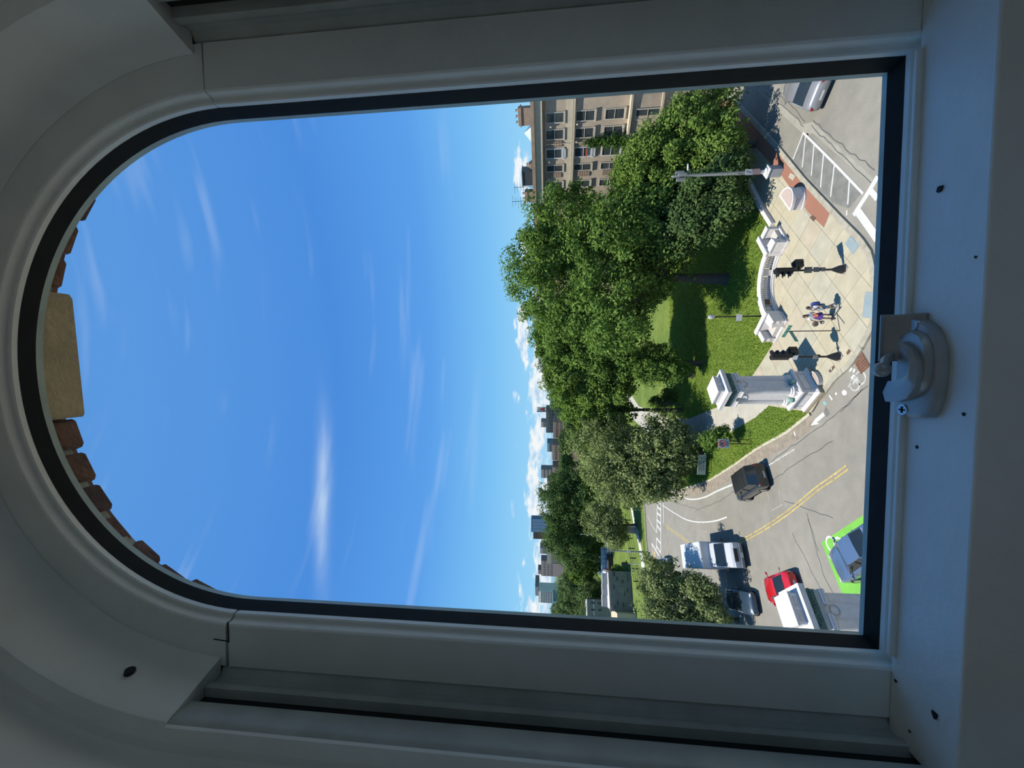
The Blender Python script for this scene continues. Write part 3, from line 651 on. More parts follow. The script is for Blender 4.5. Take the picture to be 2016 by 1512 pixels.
# grate, covers, tactile pads
def plate(name, L, z, m, label, cat, group=None):
    mb = MB(); mb.prism(px(L, z), z - .05, z); return tag(mb.build(name, m), label, cat, group)
gr = G(1695, 712); root = thing('drain_grate', 'rusty storm drain grate in the gutter below the kerb', 'drain', (gr.x, gr.y, 0), math.radians(35))
MB().box((0, 0, -.015), (1.15, .80, .05)).build('frame', iron, root)
for k in range(7): MB().box((-.48 + k * .16, 0, .018), (.07, .70, .03)).build('bar', mat('rust bar', (.33, .15, .09), .7, .2, var=.3, scale=10), root)
MB().box((0, .34, .022), (1.1, .06, .03)).build('bar', MATS['rust bar'], root)
plate('cover_plate', [(1625, 801), (1633.5, 814), (1627, 821), (1622, 809)], .012, iron_g, 'grey rectangular manhole cover by the bike arrow', 'manhole cover')
plate('paint_patch', [(1622, 789), (1628, 793), (1625, 799), (1620, 794)], .01, mat('blue utility paint', (.28, .55, .60), .7, var=.2, scale=8), 'small pale blue utility paint mark on the road', 'marking')
for L, lb in (([(1671, 687), (1675, 692), (1668, 699), (1666, 694)], 'brown utility cover on the plaza behind the traffic signal base'), ([(1641, 719), (1643, 724), (1634, 734), (1631, 730)], 'brown utility cover with a white spot beside the monument'), ([(1594, 428), (1600, 423), (1607, 430), (1601, 436)], 'small dark cover beside the brick paving strip')):
    plate('utility_cover', L, .135, iron, lb, 'utility cover')
c = G(1637, 726.5, .14); MB().box((c.x, c.y, .137), (.12, .08, .02)).build('cover_badge', paint_w, None).parent = bpy.data.objects['utility_cover.001']
plate('tactile_pad', [(1674, 464), (1692, 483), (1679, 501), (1663, 480)], .14, tactile, 'blue-grey tactile pad nearest the crosswalk stripes', 'tactile pad', 'tactile pads')
plate('tactile_pad', [(1703, 575), (1719, 575), (1718, 627), (1697, 625)], .14, tactile, 'blue-grey tactile pad at the rounded plaza edge', 'tactile pad', 'tactile pads')

# ------------------------------------------------------------------ monuments
verdigris = mat('verdigris frieze', (.10, .20, .16), .7, var=.35, scale=9, bump=.6, bscale=30)
verd_l = mat('verdigris pale', (.30, .52, .42), .6, var=.3, scale=14)
groove = mat('stone shadow joint', (.36, .34, .33), .8, var=.1)
def sq(mb, h, z0, z1, h1=None):
    h1 = h if h1 is None else h1
    return mb.loft([[(-h, -h, z0), (h, -h, z0), (h, h, z0), (-h, h, z0)], [(-h1, -h1, z1), (h1, -h1, z1), (h1, h1, z1), (-h1, h1, z1)]])
def monument(loc, label, basin=True):
    r = thing('gate_pillar', label, 'monument', loc, math.radians(40))
    mb = MB(); sq(mb, 1.06, -.15, .22); sq(mb, 1.06, .22, .30, 1.02); mb.build('plinth', mat('plinth tan', (.50, .40, .26), .8, var=.15, scale=3), r)
    mb = MB(); sq(mb, 1.05, .30, .36); sq(mb, 1.04, .36, .42, .98); sq(mb, .95, .42, .50, .90); sq(mb, .88, .50, 1.10); sq(mb, .90, 1.10, 1.17, .97); sq(mb, .99, 1.17, 1.30); sq(mb, .99, 1.30, 1.36, .93); ped = mb.build('pedestal', granite_w, r)
    for sx, sy in ((0, -1), (-1, 0), (1, 0), (0, 1)):       # framed panels
        mb = MB()
        for (u, w, a, b) in ((-.62, .05, .56, 1.03), (.62, .05, .56, 1.03), (0, 1.29, .56, .60), (0, 1.29, .99, 1.03)):
            d = (w, .02, b - a) if sx == 0 else (.02, w, b - a)
            c = (u, sy * .885, (a + b) / 2) if sx == 0 else (sx * .885, u, (a + b) / 2)
            mb.box(c, d)
        mb.build('panel_frame', granite, ped)
    mb = MB(); sq(mb, .82, 1.36, 1.50, .78); sq(mb, .62, 1.50, 4.9); core = mb.build('core', granite_w, r)
    for sx, sy in ((0, -1), (-1, 0), (1, 0), (0, 1)):       # carved wreath and sunk panel on each face
        mb = MB(); pts = []
        for k in range(17):
            t = 2 * PI * k / 16; u, z = .20 * math.cos(t), 4.35 + .20 * math.sin(t); pts.append((u, sy * .63, z) if sx == 0 else (sx * .63, u, z))
        mb.tube(pts, .03, 6); mb.build('wreath', granite, core)
    for sx in (-1, 1):
        for sy in (-1, 1):
            mb = MB(); mb.lathe([(.36, 1.36), (.36, 1.44), (.33, 1.46), (.37, 1.52), (.37, 1.60), (.30, 1.64), (.31, 1.70), (.255, 1.76), (.25, 1.9), (.245, 3.2), (.225, 4.45), (.25, 4.50)], 24, (sx * .50, sy * .50, 0)); col = mb.build('column', granite_w, r, True, ang=30)
            mb = MB(); mb.box((sx * .50, sy * .50, 4.79), (.62, .62, .09))
            for ax in (-1, 1):
                mb.cyl((sx * .5 + ax * .25, sy * .5 - .29, 4.66), (sx * .5 + ax * .25, sy * .5 + .29, 4.66), .095, .095, 12); mb.cyl((sx * .5 - .29, sy * .5 + ax * .25, 4.66), (sx * .5 + .29, sy * .5 + ax * .25, 4.66), .085, .085, 12)
            mb.lathe([(.23, 4.5), (.30, 4.6), (.30, 4.75)], 16, (sx * .5, sy * .5, 0)); mb.build('capital', granite_w, r, True, ang=35)
    mb = MB(); sq(mb, .78, 4.84, 5.0); sq(mb, .80, 5.0, 5.06); mb.build('architrave', mat('architrave', (.55, .57, .55), .7, var=.1, scale=5), r)
    mb = MB(); sq(mb, .79, 5.06, 5.40)
    rr = random.Random(2)
    for sx, sy in ((0, -1), (-1, 0), (1, 0), (0, 1)):
        for k in range(12):
            u = -.7 + k * .127; z = 5.23 + rr.uniform(-.05, .05)
            mb.ball((u, sy * .79, z) if sx == 0 else (sx * .79, u, z), (.06, .06, .09) , 6, 5)
    mb.build('frieze', verdigris, r, True)
    mb = MB(); sq(mb, .82, 5.40, 5.48, .92); sq(mb, .97, 5.48, 5.68); sq(mb, .98, 5.68, 5.72); mb.build('cornice', granite_w, r)
    mb = MB(); sq(mb, .62, 5.72, 6.02); sq(mb, .66, 6.02, 6.06); sq(mb, .64, 6.06, 6.09); sq(mb, .68, 6.09, 6.16); sq(mb, .68, 6.16, 6.22, .50); att = mb.build('attic', granite_w, r)
    for sx, sy in ((0, -1), (1, 0)):
        for u in (-.28, .28):
            mb = MB(); mb.box((u, sy * .625, 5.87) if sx == 0 else (sx * .625, u, 5.87), (.46, .02, .20) if sx == 0 else (.02, .46, .20)); mb.build('attic_panel', granite, att)
    for p in ((0, -.97), (-.97, 0), (.80, -.80)):           # bronze ornaments standing on the pedestal
        mb = MB(); mb.lathe([(.05, 1.36), (.16, 1.40), (.20, 1.52), (.13, 1.66), (.03, 1.70)], 10, (p[0] * .86, p[1] * .86, 0)); mb.build('bronze_ornament', verd_l, r, True)
    if basin:
        mb = MB(); P = []
        for k in range(13): t = -PI / 2 + PI * k / 12; P.append((.55 * math.sin(t), -1.05 - .42 * abs(math.cos(t)) ** .6))
        mb.prism(P, -.1, .34); b = mb.build('basin', granite, r)
        mb = MB(); mb.prism([(p[0] * .84, -1.07 + (p[1] + 1.07) * .80) for p in P], .30, .35); mb.build('basin_floor', granite_p, b)
    return r
monument((-.40, 27.50, .05), 'white granite gate pillar with green frieze standing whole beside the plaza')
monument((-10.49, 19.26, .05), 'granite gate pillar at the left, cut off by the window frame', False)

# ------------------------------------------------------------------ curved balustrade with two stone seats
BC = (7.33, 28.45); BR = 3.12
bal = thing('curved_balustrade', 'curved white stone balustrade between two stone seats', 'balustrade', (BC[0], BC[1], .08))
def arcring(mb, t0, t1, r0, r1, z0, z1, n):
    rings = []
    for k in range(n + 1):
        t = t0 + (t1 - t0) * k / n; rings.append([(r * math.cos(t), r * math.sin(t), z) for r, z in ((r0, z0), (r1, z0), (r1, z1), (r0, z1))])
    mb.loft(rings)
ta, tb = math.radians(27), math.radians(153)
mb = MB(); arcring(mb, ta, tb, BR, BR + .62, -.02, .14, 30); arcring(mb, ta, tb, BR + .07, BR + .55, .14, .26, 30); mb.build('footing', granite_w, bal)
mb = MB(); arcring(mb, ta, tb, BR + .10, BR + .52, .82, .90, 30); arcring(mb, ta, tb, BR + .05, BR + .57, .90, 1.00, 30); mb.build('rail', granite_w, bal)
for t0_, t1_ in ((27, 42), (66, 74), (106, 114), (137, 153)):
    mb = MB(); arcring(mb, math.radians(t0_), math.radians(t1_), BR + .14, BR + .48, .24, .84, 5); mb.build('pier', granite_w, bal)
mb = MB(); t = math.radians(110); mb.box(((BR + .13) * math.cos(t), (BR + .13) * math.sin(t), .55), (.10, .42, .34), Matrix.Rotation(t, 3, 'Z')); mb.build('plaque', mat('bronze plaque', (.10, .06, .05), .5, .5, var=.2), bal)
bp = MB(); bp.lathe([(.075, .26), (.075, .31), (.045, .34), (.085, .44), (.095, .52), (.05, .70), (.045, .74), (.07, .77), (.07, .82)], 10); bme = None
for lo, hi, n in ((43.5, 64.5, 7), (75.5, 104.5, 11), (115.5, 135.5, 8)):
    for k in range(n):
        t = math.radians(lo + (hi - lo) * (k + .5) / n)
        if bme is None: o = bp.build('baluster', granite_w, bal, True); bme = o
        else: o = bme.copy(); COL.objects.link(o); o.parent = bal
        o.location = ((BR + .31) * math.cos(t), (BR + .31) * math.sin(t), 0)
def stone_seat(loc, rz, label):
    r = thing('stone_bench', label, 'bench', loc, rz)         # local: x along the front, y backwards
    MB().box((0, .48, .08), (2.05, 1.10, .20)).build('step', granite_w, r)
    MB().box((0, .52, .32), (1.35, .80, .30)).build('seat', granite, r, bevel=.02)
    for s in (-1, 1):
        mb = MB(); mb.box((s * .82, .46, .56), (.32, .92, .80)); mb.box((s * .82, .44, 1.00), (.40, 1.00, .10)); mb.build('arm', granite_w, r, bevel=.015)
        mb = MB(); mb.lathe([(.10, -.02), (.13, 0), (.10, .02)], 16, axis='y'); mb.v = [(v[0] + s * .82, v[1] - .01, v[2] + .58) for v in mb.v]; mb.build('rosette', granite_w, r, True)
    mb = MB(); P = [(-1.0, .85), (1.0, .85), (1.0, 1.18), (-1.0, 1.18)]; mb.box((0, 1.02, .62), (2.0, .30, 1.05)); mb.box((0, 1.02, 1.17), (2.08, .38, .09)); mb.build('back', granite_w, r, bevel=.015)
    return r
stone_seat((10.90, 30.22, .10), math.radians(36), 'white stone seat at the right end of the balustrade by the hedge')
stone_seat((3.85, 30.55, .10), math.radians(-47), 'white stone seat at the left end of the balustrade near the path')
# low granite edging from the right seat towards the tree
kerb('edging', [G2(1524, 443, .15), G2(1500, 405, .15), G2(1470, 345, .15)], .35, .42, 'low granite edging between lawn and sidewalk', 2.0, granite_w)

# D-shaped granite planter
dp = thing('granite_plinth', 'D-shaped pale granite plinth with pink top beside the brick paving', 'plinth', (12.50, 28.75, .12), math.radians(37))
def dshape(r, y0=0.0): return [(r, y0)] + [(r * math.cos(t), y0 + r * math.sin(t)) for t in [-PI * k / 20 for k in range(1, 20)]] + [(-r, y0)]
mb = MB(); mb.prism(dshape(1.0), -.1, .12); mb.prism(dshape(.93), .12, .68); mb.build('body', granite_w, dp)
mb = MB(); mb.prism(dshape(1.02, .03), .68, .84); mb.build('coping', granite_w, dp)
mb = MB(); mb.prism([(p[0] * .84, -.10 + p[1] * .80) for p in dshape(1.0)], .80, .855); mb.build('top_slab', mat('pink slab', (.66, .52, .45), .75, var=.08, scale=6), dp)

# ------------------------------------------------------------------ street furniture
blackm = mat('black cast metal', (.022, .023, .024), .45, .2, var=.3, scale=12)
greym = mat('galvanised steel', (.50, .53, .53), .45, .5, var=.15, scale=8)
signw = mat('sign white', (.80, .81, .82), .5, var=.05)
lens_r = mat('red lens', (.16, .02, .02), .3, var=.1); lens_y = mat('amber lens', (.18, .10, .02), .3, var=.1); lens_g = mat('green lens', (.02, .12, .08), .3, var=.1)
def traffic_signal(loc, face, label, boxside, plates):
    r = thing('traffic_signal', label, 'traffic light', loc, 0)
    mb = MB(); mb.lathe([(.33, -.05), (.33, .05), (.30, .06)], 4); mb.build('footing', mat('footing concrete', (.52, .50, .45), .8), r)
    mb = MB(); mb.lathe([(.25, .05), (.26, .14), (.22, .30), (.13, .52), (.08, .64), (.07, .66)], 8); mb.build('base', blackm, r)
    mb = MB(); mb.cyl((0, 0, .6), (0, 0, 2.80), .06, .055, 12); mb.build('pole', blackm, r, True)
    F = Vector((math.cos(face), math.sin(face), 0)); S = Vector((-F.y, F.x, 0)); RM = Matrix((F, S, Vector((0, 0, 1)))).transposed()
    mb = MB(); mb.box((0, 0, 3.28), (.26, .34, 1.02), RM); head = mb.build('signal_head', blackm, r, bevel=.03)
    for k, lm in enumerate((lens_g, lens_y, lens_r)):
        z = 2.95 + .33 * k
        mb = MB(); mb.cyl(F * .13 + Vector((0, 0, z)), F * .15 + Vector((0, 0, z)), .125, .125, 16); mb.build('lens', lm, head)
        mb = MB(); rr = []
        for d, ln in ((.13, 1), (.42, 1)):
            row = []
            for q in range(13):
                t = math.radians(-40 + 260 * q / 12); row.append(F * (d - (.14 if d > .2 and math.sin(t) < .2 else 0)) + S * (.145 * math.cos(t)) + Vector((0, 0, z + .145 * math.sin(t))))
            rr.append(row)
        rr2 = [[p * 1.0 + Vector((0, 0, 0)) for p in row] for row in rr]; mb.loft(rr2, close=False, caps=False); v = mb.build('visor', blackm, head); md = v.modifiers.new('thick', 'SOLIDIFY'); md.thickness = .012
    bs = Vector((math.cos(boxside), math.sin(boxside), 0)); q = Vector((-bs.y, bs.x, 0)); RB = Matrix((bs, q, Vector((0, 0, 1)))).transposed()
    c = bs * .30 + Vector((0, 0, 2.45)); mb = MB(); mb.box(c, (.26, .40, .44), RB); pb = mb.build('pedestrian_signal', blackm, r, bevel=.02)
    mb = MB(); mb.box(c + bs * .20 + Vector((0, 0, .22)), (.22, .44, .02), RB); mb.box(c + bs * .20 + q * .21, (.22, .02, .42), RB); mb.box(c + bs * .20 - q * .21, (.22, .02, .42), RB); mb.build('hood', blackm, pb)
    MB().box(bs * .12 + Vector((0, 0, 2.45)), (.16, .08, .06), RB).build('bracket', blackm, pb)
    for (z, w, h, mm, side) in plates:
        d = Vector((math.cos(side), math.sin(side), 0)); dq = Vector((-d.y, d.x, 0)); RP = Matrix((d, dq, Vector((0, 0, 1)))).transposed()
        MB().box(d * .085 + Vector((0, 0, z)), (.02, w, h), RP).build('plate', mm, r)
    MB().box(bs * .09 + Vector((0, 0, 1.15)), (.08, .10, .26), RB).build('push_button', blackm, r)
    return r
dkplate = mat('dark sign plate', (.13, .135, .14), .5, var=.15, scale=20)
p = G(1662, 530, .12); traffic_signal((p.x, p.y, .12), PI * 1.08, 'black traffic signal post in the middle of the plaza facing left', math.radians(15), [(2.0, .34, .42, dkplate, PI * 1.45), (1.55, .28, .32, dkplate, PI * 1.5), (1.2, .22, .22, dkplate, PI * 1.5)])
p = G(1652, 702, .12); traffic_signal((p.x, p.y, .12), math.radians(28), 'black traffic signal post beside the pillar facing right', math.radians(35), [(1.35, .22, .26, mat('grey plate', (.30, .30, .31), .5), PI * 1.4), (2.47, .30, .28, signw, PI * 1.30)])

# street name post
p = G(1653.7, 651, .12); sgn = thing('street_sign', 'thin brown post with two green street name blades by the seat', 'street sign', (p.x, p.y, .12))
hz = at(1548.5, 655, p.y).z - .12
mb = MB(); mb.cyl((0, 0, -.05), (0, 0, hz), .03, .03, 8); mb.build('post', mat('brown post', (.13, .10, .085), .6), sgn, True)
sg = mat('sign green', (.05, .32, .25), .4, var=.08)
def blade(d, z, off, ang):
    dv = Vector((math.cos(ang), math.sin(ang), 0)); nv = Vector((-dv.y, dv.x, 0)); RP = Matrix((dv, nv, Vector((0, 0, 1)))).transposed()
    b = MB().box(dv * off + Vector((0, 0, z)), (d, .02, .19), RP).build('blade', sg, sgn)
    mb = MB(); k = -.36
    rr = random.Random(int(z * 100))
    while k < .36:       # white lettering, too small to read in the picture
        w = rr.uniform(.03, .06); h = rr.uniform(.07, .11)
        for s in (-1, 1): mb.box(dv * (off + k * d) + nv * (s * .012) + Vector((0, 0, z)), (w * .45, .004, h), RP)
        k += rr.choice([.07, .08, .13])
    tag(mb.build('lettering', signw, b), kind='stuff')
blade(.95, hz - .02, 0, math.radians(128)); blade(.90, hz - .22, -.44, math.radians(42))

# park lamp with white notice
p = G(1521, 622, .1); lp_ = thing('park_lamp', 'black park lamp post with acorn globe and white notice behind the balustrade', 'lamp post', (p.x, p.y, .08))
hl = at(1393, 624, p.y).z
mb = MB(); mb.lathe([(.20, 0), (.20, .15), (.12, .3), (.10, .5), (.06, .65), (.05, hl - .75), (.09, hl - .72), (.11, hl - .62)], 12); mb.build('post', blackm, lp_, True)
mb = MB(); mb.lathe([(.10, hl - .62), (.17, hl - .45), (.19, hl - .30), (.13, hl - .14), (.06, hl - .08)], 14); mb.build('globe', mat('frosted globe', (.72, .72, .66), .3, var=.05), lp_, True)
mb = MB(); mb.lathe([(.07, hl - .09), (.05, hl - .04), (.01, hl + .06)], 10); mb.build('finial', blackm, lp_, True)
zc = at(1454, 625, p.y).z
MB().box((-.10, -.10, zc - .08), (.52, .02, .42), Matrix.Rotation(math.radians(-12), 3, 'Z')).build('notice', signw, lp_)

# tall white pole on a stone pier
p = G(1541, 333, .12); pole = thing('camera_pole', 'tall pale steel pole with camera boxes rising from a grey stone pier', 'pole', (p.x, p.y + .25, .12))
ga = math.radians(38)
hp = at(1328, 342, p.y + .3).z
RG = Matrix.Rotation(ga, 3, 'Z')
MB().box((0, 0, .45), (.62, .62, .9), RG).build('pier', mat('pier stone', (.38, .42, .45), .8, var=.12, scale=4), pole, bevel=.02)
MB().box((0, 0, .95), (.74, .74, .10), RG).build('pier_cap', granite_w, pole, bevel=.02)
mb = MB(); mb.lathe([(.27, .99), (.27, 1.08), (.15, 1.18), (.12, 1.42)], 16); mb.build('base_flange', granite_w, pole, True)
mb = MB(); mb.lathe([(.135, 1.40), (.12, 3.5), (.095, hp)], 16); mb.build('shaft', greym, pole, True)
MB().box((-.02, -.12, 2.28), (.42, .02, .50)).build('sign', signw, pole); nt_ = MB().box((-.02, -.12, 1.74), (.42, .02, .50)).build('sign', mat('red printed sign', (.62, .38, .36), .5, var=.25, scale=14), pole)
MB().box((-.02, -.133, 2.28), (.05, .006, .36), Matrix.Rotation(.3, 3, 'Y')).build('sign_arrow', dkplate, pole)
MB().box((-.05, -.1, 1.42), (.10, .05, .25)).build('clamp', signw, pole)
for dx_, dy_, zz in ((-.28, 0, hp - .55), (.28, .05, hp - .50), (0, -.20, hp - .62)): MB().box((dx_, dy_, zz), (.20, .22, .62)).build('camera_box', greym, pole, bevel=.02)
mb = MB(); mb.cyl((0, 0, hp - .1), (0, 0, hp + .12), .06, .05, 10); mb.build('top_cap', signw, pole, True)
za = at(1357, 325, p.y + .3).z
mb = MB(); mb.tube([(0, 0, za - .25), (.18, -.02, za - .1), (.34, -.03, za)], .03, 6); mb.build('arm', greym, pole)
mb = MB(); mb.ball((.58, -.05, za + .02), (.34, .12, .06), 12, 6); mb.build('lamp_head', signw, pole, True)
MB().box((-.14, -.08, 2.95), (.06, .10, .30)).build('bracket', greym, pole)

# traffic notice with the barred turn arrow
p = G(1479, 874, .1); s1 = thing('turn_sign', 'white notice with a red barred turn arrow on black posts', 'traffic sign', (p.x, p.y, .08))
hs_ = at(1419, 873, p.y).z
MB().box((0, 0, hs_ / 2 - .05), (.07, .07, hs_ + .1)).build('post', blackm, s1); MB().box((.30, .35, hs_ * .45), (.05, .05, hs_ * .9)).build('post', blackm, s1)
zc = at(1426.5, 873, p.y).z
pan = MB().box((0, -.05, zc), (.78, .03, .92)).build('panel', mat('notice panel', (.62, .65, .68), .5, var=.05), s1)
mb = MB(); mb.tube([(.26 * math.cos(t * PI / 12), -.072, zc + .17 + .26 * math.sin(t * PI / 12)) for t in range(25)], .035, 6); mb.box((0, -.072, zc + .17), (.46, .02, .05), Matrix.Rotation(-.78, 3, 'Y')); mb.build('ban_ring', mat('sign red', (.62, .05, .05), .5), pan)
mb = MB(); mb.box((.03, -.068, zc + .12), (.06, .02, .24)); mb.box((-.06, -.068, zc + .24), (.20, .02, .06)); mb.build('turn_arrow', blackm, pan)
mb = MB(); [mb.box((0, -.067, zc - .16 - .09 * k), (.5 - .1 * (k % 2), .008, .035)) for k in range(3)]; tag(mb.build('lettering', dkplate, pan), kind='stuff')
# green-grey information panel
p = G(1401, 915, .1); s2 = thing('information_panel', 'pale green information board on short posts at the lawn edge', 'sign', (p.x, p.y, .08), math.radians(-8))
for x in (-.85, .80): MB().box((x, 0, .45), (.07, .07, .95)).build('post', blackm, s2)
b = MB().box((0, -.05, 1.05), (2.2, .05, .85)).build('board', mat('board green', (.30, .40, .37), .5, var=.08, scale=3), s2)
mb = MB(); [mb.box((-.1, -.08, 1.28 - .2 * k), (1.2, .01, .05)) for k in range(3)]; tag(mb.build('lettering', dkplate, b), kind='stuff')

# ------------------------------------------------------------------ vehicles
tyre = mat('tyre rubber', (.03, .03, .03), .8, var=.2); alloy = mat('alloy', (.75, .75, .76), .3, .8, var=.1)
cglass = mat('car glass', (.025, .035, .038), .06, var=.1, spec=.8); trimblk = mat('black trim', (.03, .03, .033), .5, var=.2)
headl = mat('headlamp', (.85, .87, .88), .12, var=.05, spec=.8); taill = mat('tail lamp', (.45, .02, .02), .2, var=.1)
chrome = mat('chrome', (.85, .86, .87), .12, .9, var=.05)
def paintm(name, c, rough=.28): return mat(name, c, rough, .15, var=.03, scale=1, coat=.8)
BODY = {
 'sedan': dict(st=[(-.5, .78, .34, .60), (-.492, .88, .27, .78), (-.46, .95, .22, .93), (-.40, .98, .2, .98), (-.25, 1, .2, 1.0), (0, 1, .2, .98), (.18, 1, .2, .96), (.34, .98, .2, .88), (.44, .93, .22, .78), (.485, .84, .26, .66), (.5, .72, .32, .54)], cab=(-.36, -.22, .02, .20), zb=.95, tw=.70),
 'suv': dict(st=[(-.5, .86, .36, .72), (-.494, .94, .30, 1.02), (-.47, .98, .27, 1.08), (-.40, 1, .26, 1.10), (0, 1, .26, 1.10), (.2, 1, .26, 1.08), (.36, .98, .26, 1.02), (.45, .94, .28, .92), (.49, .86, .32, .76), (.5, .74, .38, .62)], cab=(-.488, -.43, .10, .235), zb=1.06, tw=.78),
 'coupe': dict(st=[(-.5, .76, .32, .58), (-.49, .88, .26, .74), (-.45, .96, .2, .86), (-.36, 1, .19, .90), (-.15, 1, .19, .90), (.05, 1, .19, .88), (.18, 1, .19, .86), (.34, .98, .19, .80), (.44, .92, .2, .70), (.487, .80, .25, .58), (.5, .66, .3, .48)], cab=(-.38, -.17, .02, .20), zb=.86, tw=.66),
}
def car(name, label, cat, loc, head, kind, L, Wd, H, pm, group='vehicles on the road', roofrails=False):
    r = thing(name, label, cat, (loc[0], loc[1], .01), math.radians(head), group); B = BODY[kind]; hw = Wd / 2
    mb = MB(); rings = []
    for xn, hn, zb, zt in B['st']:
        h = hw * hn; x = xn * L
        half = [(h * .86, zb), (h * .97, zb + .10), (h, zb + (zt - zb) * .45), (h * .985, zt - (zt - zb) * .22), (h * .93, zt - .045), (h * .80, zt), (h * .40, zt + .022)]
        rings.append([(x, y, z) for y, z in half] + [(x, -y, z) for y, z in half[::-1]])
    mb.loft(rings); body = mb.build('body', pm, r, True, ang=38)
    x0, x1, x2, x3 = [q * L for q in B['cab']]; zb = B['zb'] - .02; bw = hw * .89; tw = hw * B['tw']
    zr = H - .05
    R0 = {'rl': (x0, bw * .93, zb), 'rr': (x0, -bw * .93, zb), 'fl': (x3, bw * .95, zb), 'fr': (x3, -bw * .95, zb)}
    R1 = {'rl': (x1, tw * .95, zr), 'rr': (x1, -tw * .95, zr), 'fl': (x2, tw * .96, zr), 'fr': (x2, -tw * .96, zr)}
    xm = (x1 + x2) / 2
    def panel(nm, pts, m, out, par=r):
        mb = MB(); n = Vector(out) * .012; mb.loft([[Vector(p) for p in pts], [Vector(p) + n for p in pts]]); return mb.build(nm, m, par)
    panel('windshield', [R0['fl'], R0['fr'], R1['fr'], R1['fl']], cglass, (1, 0, .6)); panel('rear_window', [R0['rr'], R0['rl'], R1['rl'], R1['rr']], cglass, (-1, 0, .6))
    for s, a, b in ((1, 'rl', 'fl'), (-1, 'rr', 'fr')):
        panel('side_window', [R0[a], R0[b], R1[b], R1[a]], cglass, (0, s, .3))
        for p, q in ((a, a), (b, b)): mb = MB(); mb.tube([R0[p], R1[q]], .035, 6); mb.build('pillar', pm, r)
        mb = MB(); mb.tube([((x0 + x3) / 2 - .1, s * bw * .97, zb), (xm - .05, s * tw * .985, zr)], .03, 6); mb.build('pillar', trimblk, r)
        mb = MB(); mb.tube([(x3 - .25, s * bw, zb + .02), (x3 - .32, s * (hw + .10), zb + .10)], .025, 6); mb.ball((x3 - .30, s * (hw + .14), zb + .12), (.07, .11, .075), 10, 6); mb.build('mirror', pm, r, True)
    mb = MB(); rg = []
    for k in range(7):
        t = k / 6; x = x1 - .02 + (x2 + .04 - x1) * t; zz = zr + .05 * (1 - (2 * t - 1) ** 2) ** .5 * .9 + .012; w = tw * (.955 + .03 * math.sin(PI * t))
        rg.append([(x, w, zr - .015), (x, w * .97, zr + (zz - zr) * .55), (x, w * .6, zz), (x, 0, zz + .012), (x, -w * .6, zz), (x, -w * .97, zr + (zz - zr) * .55), (x, -w, zr - .015)])
    mb.loft(rg); roof = mb.build('roof', pm, r, True, ang=50)
    if roofrails:
        for s in (-1, 1): mb = MB(); mb.tube([(x1 + .15, s * tw * .86, H + .0), (x1 + .25, s * tw * .86, H + .06), (x2 - .25, s * tw * .86, H + .06), (x2 - .15, s * tw * .86, H)], .018, 6); mb.build('roof_rail', trimblk, roof)
        for k in range(3): MB().box((x1 + .5 + k * .45, 0, H + .018), (.02, tw * 1.5, .012)).build('roof_rib', trimblk, roof)
    rw = .33 if kind != 'suv' else .37
    wm = None
    for xx in (-.295, .315):
        for s in (-1, 1):
            mb = MB(); mb.lathe([(rw * .6, -.11), (rw * .95, -.11), (rw, -.07), (rw, .07), (rw * .95, .11), (rw * .6, .11)], 20, axis='y'); o = mb.build('wheel', tyre, r, True); o.location = (xx * L, s * (hw - .10), rw)
            mb = MB(); mb.lathe([(.02, .0), (rw * .62, .0), (rw * .62, .02)], 16, axis='y'); mb.v = [(v[0], s * (v[1] + .105), v[2]) for v in mb.v]; mb.build('hub', alloy, o)
    zt0 = B['st'][1][3]; zf = B['st'][-2][3]
    for s in (-1, 1):
        MB().box((-.488 * L, s * hw * .70, zt0 - .06), (.06, hw * .36, .16), Matrix.Rotation(s * .25, 3, 'Z')).build('tail_lamp', taill, r, bevel=.02)
        MB().box((.472 * L, s * hw * .66, zf + .01), (.14, hw * .36, .11), Matrix.Rotation(-s * .35, 3, 'Z') @ Matrix.Rotation(.35, 3, 'Y')).build('headlamp', headl, r, bevel=.03)
    MB().box((-.497 * L, 0, .50), (.03, .52, .13)).build('number_plate', signw, r)
    MB().box((.492 * L, 0, zf - .12), (.05, hw * .9, .16)).build('grille', trimblk, r, bevel=.01)
    MB().box((-.49 * L, 0, .36), (.07, Wd * .82, .10)).build('bumper', trimblk, r, bevel=.02)
    return r
car('suv', 'black sport utility vehicle driving away beside the park lawn', 'car', (-8.25, 34.25), 121, 'suv', 4.75, 1.95, 1.78, paintm('black paint', (.035, .037, .040)), roofrails=True)
car('sports_car', 'small bright red coupe behind the left pillar', 'car', (-14.75, 30.05), 124, 'coupe', 4.1, 1.78, 1.28, paintm('red paint', (.85, .015, .03)))
car('sedan', 'dark blue sedan parked in the tree shade at the left', 'car', (-18.85, 35.75), -66, 'sedan', 4.6, 1.8, 1.45, paintm('navy paint', (.05, .09, .14)))
car('sedan', 'slate blue sedan standing on the green bike box', 'car', (-9.10, 22.70), 134, 'sedan', 4.6, 1.82, 1.42, paintm('slate blue paint', (.13, .21, .36)))
car('sedan', 'silver grey sedan with red tail lamps driving away at the right', 'car', (19.45, 27.30), 42, 'sedan', 4.8, 1.88, 1.47, paintm('silver paint', (.34, .345, .36)))
car('van', 'small blue van half hidden behind the white truck', 'car', (-26.3, 58.6), -62, 'suv', 4.6, 1.85, 1.85, paintm('blue van paint', (.12, .22, .42)))

